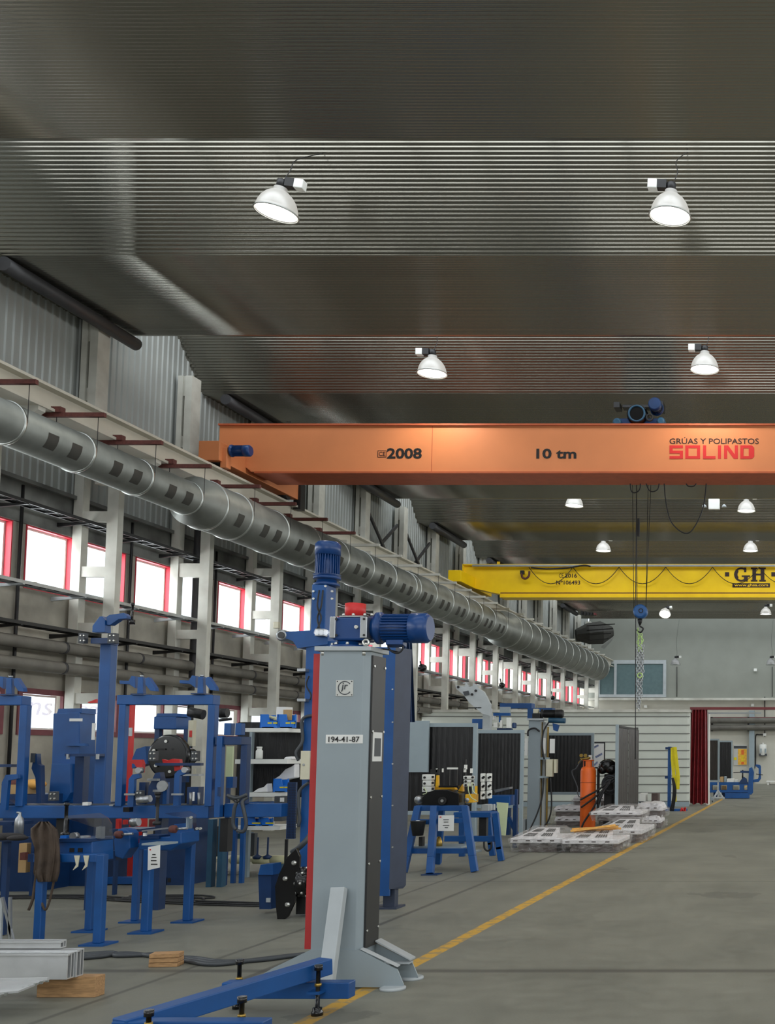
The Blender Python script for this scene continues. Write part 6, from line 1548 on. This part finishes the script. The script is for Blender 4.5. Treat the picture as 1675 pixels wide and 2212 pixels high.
# ============================================================ BACK: booth, curtain, far machines
def booth():
    Y = 33.0; x1 = G(1490, 1700, Y).x; zt = G(0, 1535, Y).z
    struct(MB().box(WL+.05, x1, Y, Y+.3, .0, zt).build('wall_booth', 'booth', bevel=.08))
    b = MB()
    for i in range(11):
        y = 1548+i*18.3
        if y > 1740: break
        z = G(0, y, Y).z; b.box(WL+.05, x1, Y-.012, Y-.002, z-.012, z+.012)
    struct(b.build('trim_3', 'booth_groove'))
    struct(MB().box(WL+.05, x1+.02, Y-.06, Y+.3, zt-.05, zt+.03).build('trim_4', 'white_steel'))
    struct(MB().box(WL+.05, x1, Y-.03, Y, 0, .14).build('baseboard_booth', 'panel_grey'))
    # red curtain and rail
    c = thing('curtain', 'dark red welding curtain hanging to the floor at the booth corner', 'curtain', (G(1508, 1700, 34).x, 33.7, 0))
    n = 60; vs = []
    zc = G(0, 1533, 33.6).z
    for i in range(n+1):
        t = i/n
        xt = G(1491+36*t, 1700, 33.6).x; xb = G(1483+47*t, 1700, 33.6).x; yy = 33.65+.07*math.sin(t*34)
        vs += [(xb, yy, .03+.05*math.sin(t*9)**2), (xt, yy, zc)]
    k = len(vs); vs += [(v[0], v[1]+.02, v[2]) for v in vs]
    MB().add(vs, [(2*i, 2*i+1, 2*i+3, 2*i+2) for i in range(n)]+[(k+2*i+2, k+2*i+3, k+2*i+1, k+2*i) for i in range(n)]+[(0, 1, k+1, k), (2*n, k+2*n, k+2*n+1, 2*n+1)], True).build('curtain_cloth', 'curtain_red', c)
    s = MB().box(G(1527, 1700, 33.9).x, G(1531, 1700, 33.9).x, 33.9, 34.4, 0, zc-.05); struct(s.build('trim_5', 'shade_white'))
    rl = thing('curtain_rail', 'dark red steel beam across the passage above the red curtain', 'beam', (-1, 33.7, zc))
    MB().box(G(1490, 1700, 33.6).x, 4, 33.6, 33.75, zc, zc+.08).build('rail', 'rail_red', rl)
    MB().box(4-.1, 4, 33.6, 33.75, 0, zc).build('post', 'rail_red', rl)
    MB().box(G(1530, 1700, 33.9).x, G(1645, 1700, 33.9).x, 33.9, 33.95, zc-.12, zc-.07).build('track', 'light_grey', rl)
    # strap post
    Y2 = GF(1450, 1752).y
    p = thing('strap_stand', 'blue upright stand with bright yellow lifting straps hanging from it', 'stand', (G(1450, 1700, Y2).x, Y2, 0))
    MB().pb(1443, 1613, 1451, 1745, Y2, .12).build('post', 'blue', p)
    MB().box(G(1428, 1700, Y2).x, G(1484, 1700, Y2).x, Y2-.1, Y2+.25, 0, .06).build('base', 'blue', p)
    MB().pb(1438, 1614, 1456, 1619, Y2-.02, .05).pb(1437, 1676, 1444, 1682, Y2-.02, .05).build('peg', 'dark_blue', p)
    for i, pts in enumerate(([(1453, 1615), (1453, 1640), (1456, 1670), (1458, 1700), (1459, 1732)], [(1456, 1614), (1460, 1645), (1464, 1670), (1462, 1703)], [(1459, 1614), (1463, 1650), (1466, 1675), (1465, 1705)])):
        mb = MB()
        for a, b in zip(pts, pts[1:]): mb.bar(G(*a, Y2-.05-.02*i), G(*b, Y2-.05-.02*i), .09, .02, up=(0, 1, 0))
        tag(mb.build('lifting_strap', 'strap_yellow'), 'yellow webbing lifting strap on the blue stand, %s' % ('left, longest', 'middle', 'right')[i], 'strap', 'yellow lifting straps')
    mb = MB()
    for i in range(4): mb.pt([(1452+i, 1680, Y2-.1), (1455+i*2, 1705, Y2-.12), (1452+i*2, 1735, Y2-.12), (1446+i*3, 1752, Y2-.12)], .015, 6)
    tag(mb.build('chain_bundle', 'dark_steel'), 'dark chains and cables hanging at the blue strap stand', 'chains')
    b = MB().pt([(1471, 1755, Y2-.1), (1474, 1746, Y2-.1), (1478, 1752, Y2-.1), (1481, 1744, Y2-.1), (1480, 1756, Y2-.1)], .03, 6); tag(b.build('red_hook', 'red'), 'small red hook lying on the base of the strap stand', 'hook')
booth()
def far_back():
    Y = YB
    for y, nm in ((1557, 'upper'), (1572, 'lower')):
        r = thing('service_pipe', 'grey service pipe across the back wall, %s of the two' % nm, 'pipe', (0, YB-.35, G(0, y, Y).z), 'back wall pipes')
        z = G(0, y, Y).z; MB().cyl((-5.9, YB-.35, z), (6, YB-.35, z), .16, 18).build('pipe', 'pipe_grey', r)
        for i in range(6): MB().box(-5.2+i*2, -5.1+i*2, YB-.35, YB, z-.2, z+.2).build('bracket', 'dark_steel', r)
    r = MB().cyl((-5.9, YB-.3, G(0, 1551, Y).z), (6, YB-.3, G(0, 1551, Y).z), .04, 10); tag(r.build('thin_pipe', 'rail_red'), 'thin dark red pipe just above the back wall pipes', 'pipe')
    c = MB().pb(1619, 1535, 1631, 1690, YB-.3, .3); struct(c.build('trim_6', 'panel_grey'))
    w = thing('water_heater', 'white cylindrical water heater hung on the back wall', 'water heater', G(1649, 1632, YB-.21))
    p = G(1649, 1632, YB-.21); MB().lathe(p, (0, 0, 1), [(0, .15), (.03, .2), (.58, .2), (.62, .15), (.63, .04), (.7, .04)], 24).build('tank', 'shade_white', w); MB().pb(1643, 1617, 1646, 1626, YB-.43, .02).pb(1653, 1617, 1656, 1626, YB-.43, .02).split('knob', 'panel_grey', w)
    MB().pb(1640, 1628, 1658, 1633, YB-.38, .35).build('base_cover', 'hose_grey', w)
    p = thing('warning_poster', 'yellow and orange safety poster on the back wall by the grey column', 'poster', G(1600, 1652, YB-.1))
    MB().pb(1586, 1609, 1615, 1653, YB-.06, .05).build('board', 'plate', p); MB().pb(1586, 1611, 1614, 1617, YB-.07, .01).build('header', 'hose_grey', p)
    MB().pb(1595, 1618, 1614, 1652, YB-.07, .01).build('yellow_field', 'poster_yellow', p); MB().pb(1602, 1620, 1608, 1630, YB-.08, .01).pb(1602, 1646, 1608, 1651, YB-.08, .01).split('orange_field', 'poster_orange', p)
    for y in (1632, 1637, 1642): MB().pb(1602, y, 1608, y+2.5, YB-.08, .01).split('sign_row', 'strap_yellow', p)
    MB().pb(1586, 1636, 1592, 1642, YB-.08, .01).build('small_sign', 'strap_yellow', p)
    k = MB(); k.pt([(1653, 1505, YB-.1), (1653, 1585, YB-.1), (1652, 1587, YB-.1), (1640, 1587, YB-.1), (1633, 1592, YB-.1), (1633, 1650, YB-.1), (1626, 1665, YB-.1)], .03, 6, 3)
    tag(k.build('wall_conduit', 'black'), 'black conduit bending down the back wall beside the water heater', 'conduit')
    for i, (x, y) in enumerate(((1652, 1587), (1626, 1523), (1395, 1526), (1632, 1447))):
        m = MB().pb(x-3, y-3, x+4, y+3, YB-.2, .15); tag(m.build('junction_box', 'shade_white', bevel=.02), 'small white box on the back wall, %s' % ('at the conduit bend beside the water heater', 'above the red beam, right', 'below the ledge, behind the chain', 'high on the grey wall at right')[i], 'junction box', 'white boxes on the back wall')
    # black screens in the far bay
    for i, (x0, x1, y0, y1, Y2, m) in enumerate(((1529, 1554, 1596, 1690, 42, 'screen_brown'), (1552, 1583, 1600, 1688, 46, 'screen_dark'))):
        screen('welding_screen', ('brown black welding screen in the far bay behind the red curtain', 'black welding screen in the far bay, next to the yellow poster')[i], x0, y0, x1, y1-5, Y2, m)
    # far blue fixture
    Y3 = 38.9
    f = thing('welding_jig', 'far blue jig table with round-cornered C frame beyond the red curtain', 'welding jig', (G(1590, 1700, Y3).x, Y3+.5, 0))
    mb = MB(); mb.pb(1529, 1690, 1618, 1696, Y3, .5).pb(1529, 1707, 1618, 1712, Y3, .5)
    for a, b in ((1529, 1541), (1551, 1559), (1571, 1585), (1598, 1609), (1615, 1620)): mb.pb(a, 1696, b, 1707, Y3, .5)
    mb.build('table_frame', 'blue', f)
    MB().box(G(1567, 1700, Y3).x, G(1619, 1700, Y3).x, Y3-.05, Y3+.6, .01, G(0, 1713, Y3).z).build('plinth', 'blue', f, bevel=.01)
    MB().pp([(1616, 1715), (1618, 1680), (1619, 1660), (1625, 1657), (1630, 1668), (1628, 1690), (1628, 1712), (1624, 1717)], Y3-.05, .3).split('upright', 'blue', f, bevel=.01)
    MB().pp([(1627, 1690), (1628, 1684), (1638, 1683), (1640, 1678), (1640, 1660), (1632, 1654), (1634, 1651), (1643, 1652), (1645, 1656), (1645, 1682), (1640, 1689)], Y3, .2).build('c_frame', 'blue', f, bevel=.01)
    MB().bar(G(1600, 1667, Y3), G(1622, 1668, Y3), .06, .08).build('arm', 'dark_blue', f); MB().bar(G(1585, 1669, Y3), G(1604, 1668, Y3), .03, .03).build('rod', 'black', f)
    MB().bar(G(1634, 1672, Y3-.05), G(1649, 1674, Y3-.05), .03, .03).build('handle', 'dark_steel', f)
    MB().cyl(G(1605, 1688, Y3), G(1605, 1663, Y3), .03, 8).split('screw', 'gloss_black', f)
    MB().pp([(1596, 1692), (1602, 1684), (1608, 1678), (1614, 1682), (1616, 1692)], Y3-.03, .1).build('holder', 'dark_blue', f)
    for i, (x0, y0, x1, y1, m, lb) in enumerate(((1556, 1678, 1565, 1690, 'cardboard', 'brown carton'), (1571, 1682, 1588, 1690, 'shade_white', 'white parcel, left'), (1587, 1684, 1596, 1690, 'shade_white', 'white parcel, right'), (1565, 1677, 1571, 1689, 'panel_grey', 'grey carton'))):
        tag(MB().pb(x0, y0, x1, y1, Y3+.1, .3).build('parcel', m, bevel=.02), '%s lying on the far blue jig table' % lb, 'parcel', 'parcels on the far table')
    for i, (x0, x1) in enumerate(((1542, 1551), (1560, 1571), (1586, 1598))):
        tag(MB().pb(x0, 1697, x1, 1706, Y3+.7, .3).build('lower_carton', 'cardboard' if i == 1 else 'cream'), '%s carton seen through the openings of the far blue table' % ('leftmost', 'middle', 'right')[i], 'carton', 'cartons behind the far table')
        tag(MB().box(G(x0, 1700, Y3+.7).x, G(x1, 1700, Y3+.7).x, Y3+.7, Y3+1, 0, G(0, 1706, Y3+.7).z-.002).build('carton_stand', 'dark_blue'), 'dark blue block under the %s carton of the far table' % ('leftmost', 'middle', 'right')[i], 'block', 'blocks behind the far table')
    s = thing('tripod_stand', 'pale grey A-shaped stand in front of the far blue jig', 'stand', (G(1552, 1700, 37.5).x, 37.5, 0))
    Y4 = 37.2
    MB().bar(G(1552, 1690, Y4), G(1552, 1726, Y4), .05, .05, up=(0, 1, 0)).bar(G(1552, 1708, Y4), G(1541, 1727, Y4-.1), .05, .05).bar(G(1552, 1708, Y4), G(1565, 1727, Y4-.1), .05, .05).bar(G(1539, 1723, Y4-.1), G(1566, 1723, Y4-.1), .05, .05).build('frame', 'light_grey', s)
    t = thing('castor_frame', 'small grey frame foot with castor right of the red curtain', 'frame', (G(1535, 1700, 36).x, 36, 0))
    MB().bar(G(1529, 1714, 36), G(1541, 1730, 36), .05, .05).build('bar', 'panel_grey', t); MB().cyl(G(1539, 1732, 36), G(1541, 1732, 36), .05, 12).build('castor', 'dark_steel', t)
    w = thing('pallet', 'pale pallet against the back wall at the right edge', 'pallet', (G(1670, 1700, 56.5).x, 56.5, 0))
    z1 = G(0, 1689, 56.5).z; a = G(1656, 1700, 56.5).x
    MB().box(a, a+1.2, 56.5, 57.3, z1-.02, z1+.04).build('deck', 'shade_white', w)
    for i in range(3): MB().box(a+.05+i*.5, a+.15+i*.5, 56.55, 57.25, 0, z1-.02).split('block', 'shade_white', w)
    n = thing('extractor_unit', 'dark crumpled metal extractor hood high in the back left corner', 'extractor', G(1300, 1400, 54))
    MB().lathe(G(1245, 1372, 54), (1, .4, .15), [(0, .3), (.6, .55), (1.3, .6), (1.9, .25)], 9, smooth=False).build('hood', 'grille', n)
    for y in (1352, 1362, 1372, 1384): MB().bar(G(1268, y, 53.3), G(1330-(y-1350)*.4, y-4, 53.3), .05, .04).build('rib', 'dark_steel', n)
    MB().pp([(1298, 1398), (1326, 1374), (1322, 1384), (1306, 1402)], 53.0, .05).build('torn_foil', 'galv_bright', n)
    k = thing('stored_sections', 'row of grey steel sections with one red end lying high by the back left', 'steel sections', G(1280, 1326, 50))
    for i in range(5): MB().pb(1255+i*7, 1320+i, 1262+i*7, 1328, 50, .4).build('section', 'dark_steel' if i < 4 else 'rail_red', k)
far_back()
# small fittings seen against the windows
for i, (x, y, Y, lb) in enumerate(((911, 1442, 26, 'first'), (1084, 1480, 36, 'second'), (1194, 1507, 47, 'third'))):
    r = thing('wall_speaker', 'small round black fan unit on the column line under the duct, %s from the camera' % ['nearest', 'second', 'third'][i], 'fan', G(x, y, Y), 'round wall units')
    MB().lathe(G(x, y, Y), (0, 1, 0), [(0, .04), (.01, .09), (.12, .09)], 22).build('body', 'gloss_black', r); MB().bar(G(x-3, y-14, Y+.05), G(x, y, Y+.05), .03, .03).build('bracket', 'dark_steel', r)
for i, (x, y, Y, lb) in enumerate(((73, 1263, 16.42, 'below the nearest upper window'), (598, 1350, 22.4, 'on the laced column behind the roller'))):
    tag(MB().pb(x-8, y-7, x+8, y+7, Y-.1, .08).build('junction_box', 'cream', bevel=.01), 'small cream junction box %s' % lb, 'junction box')
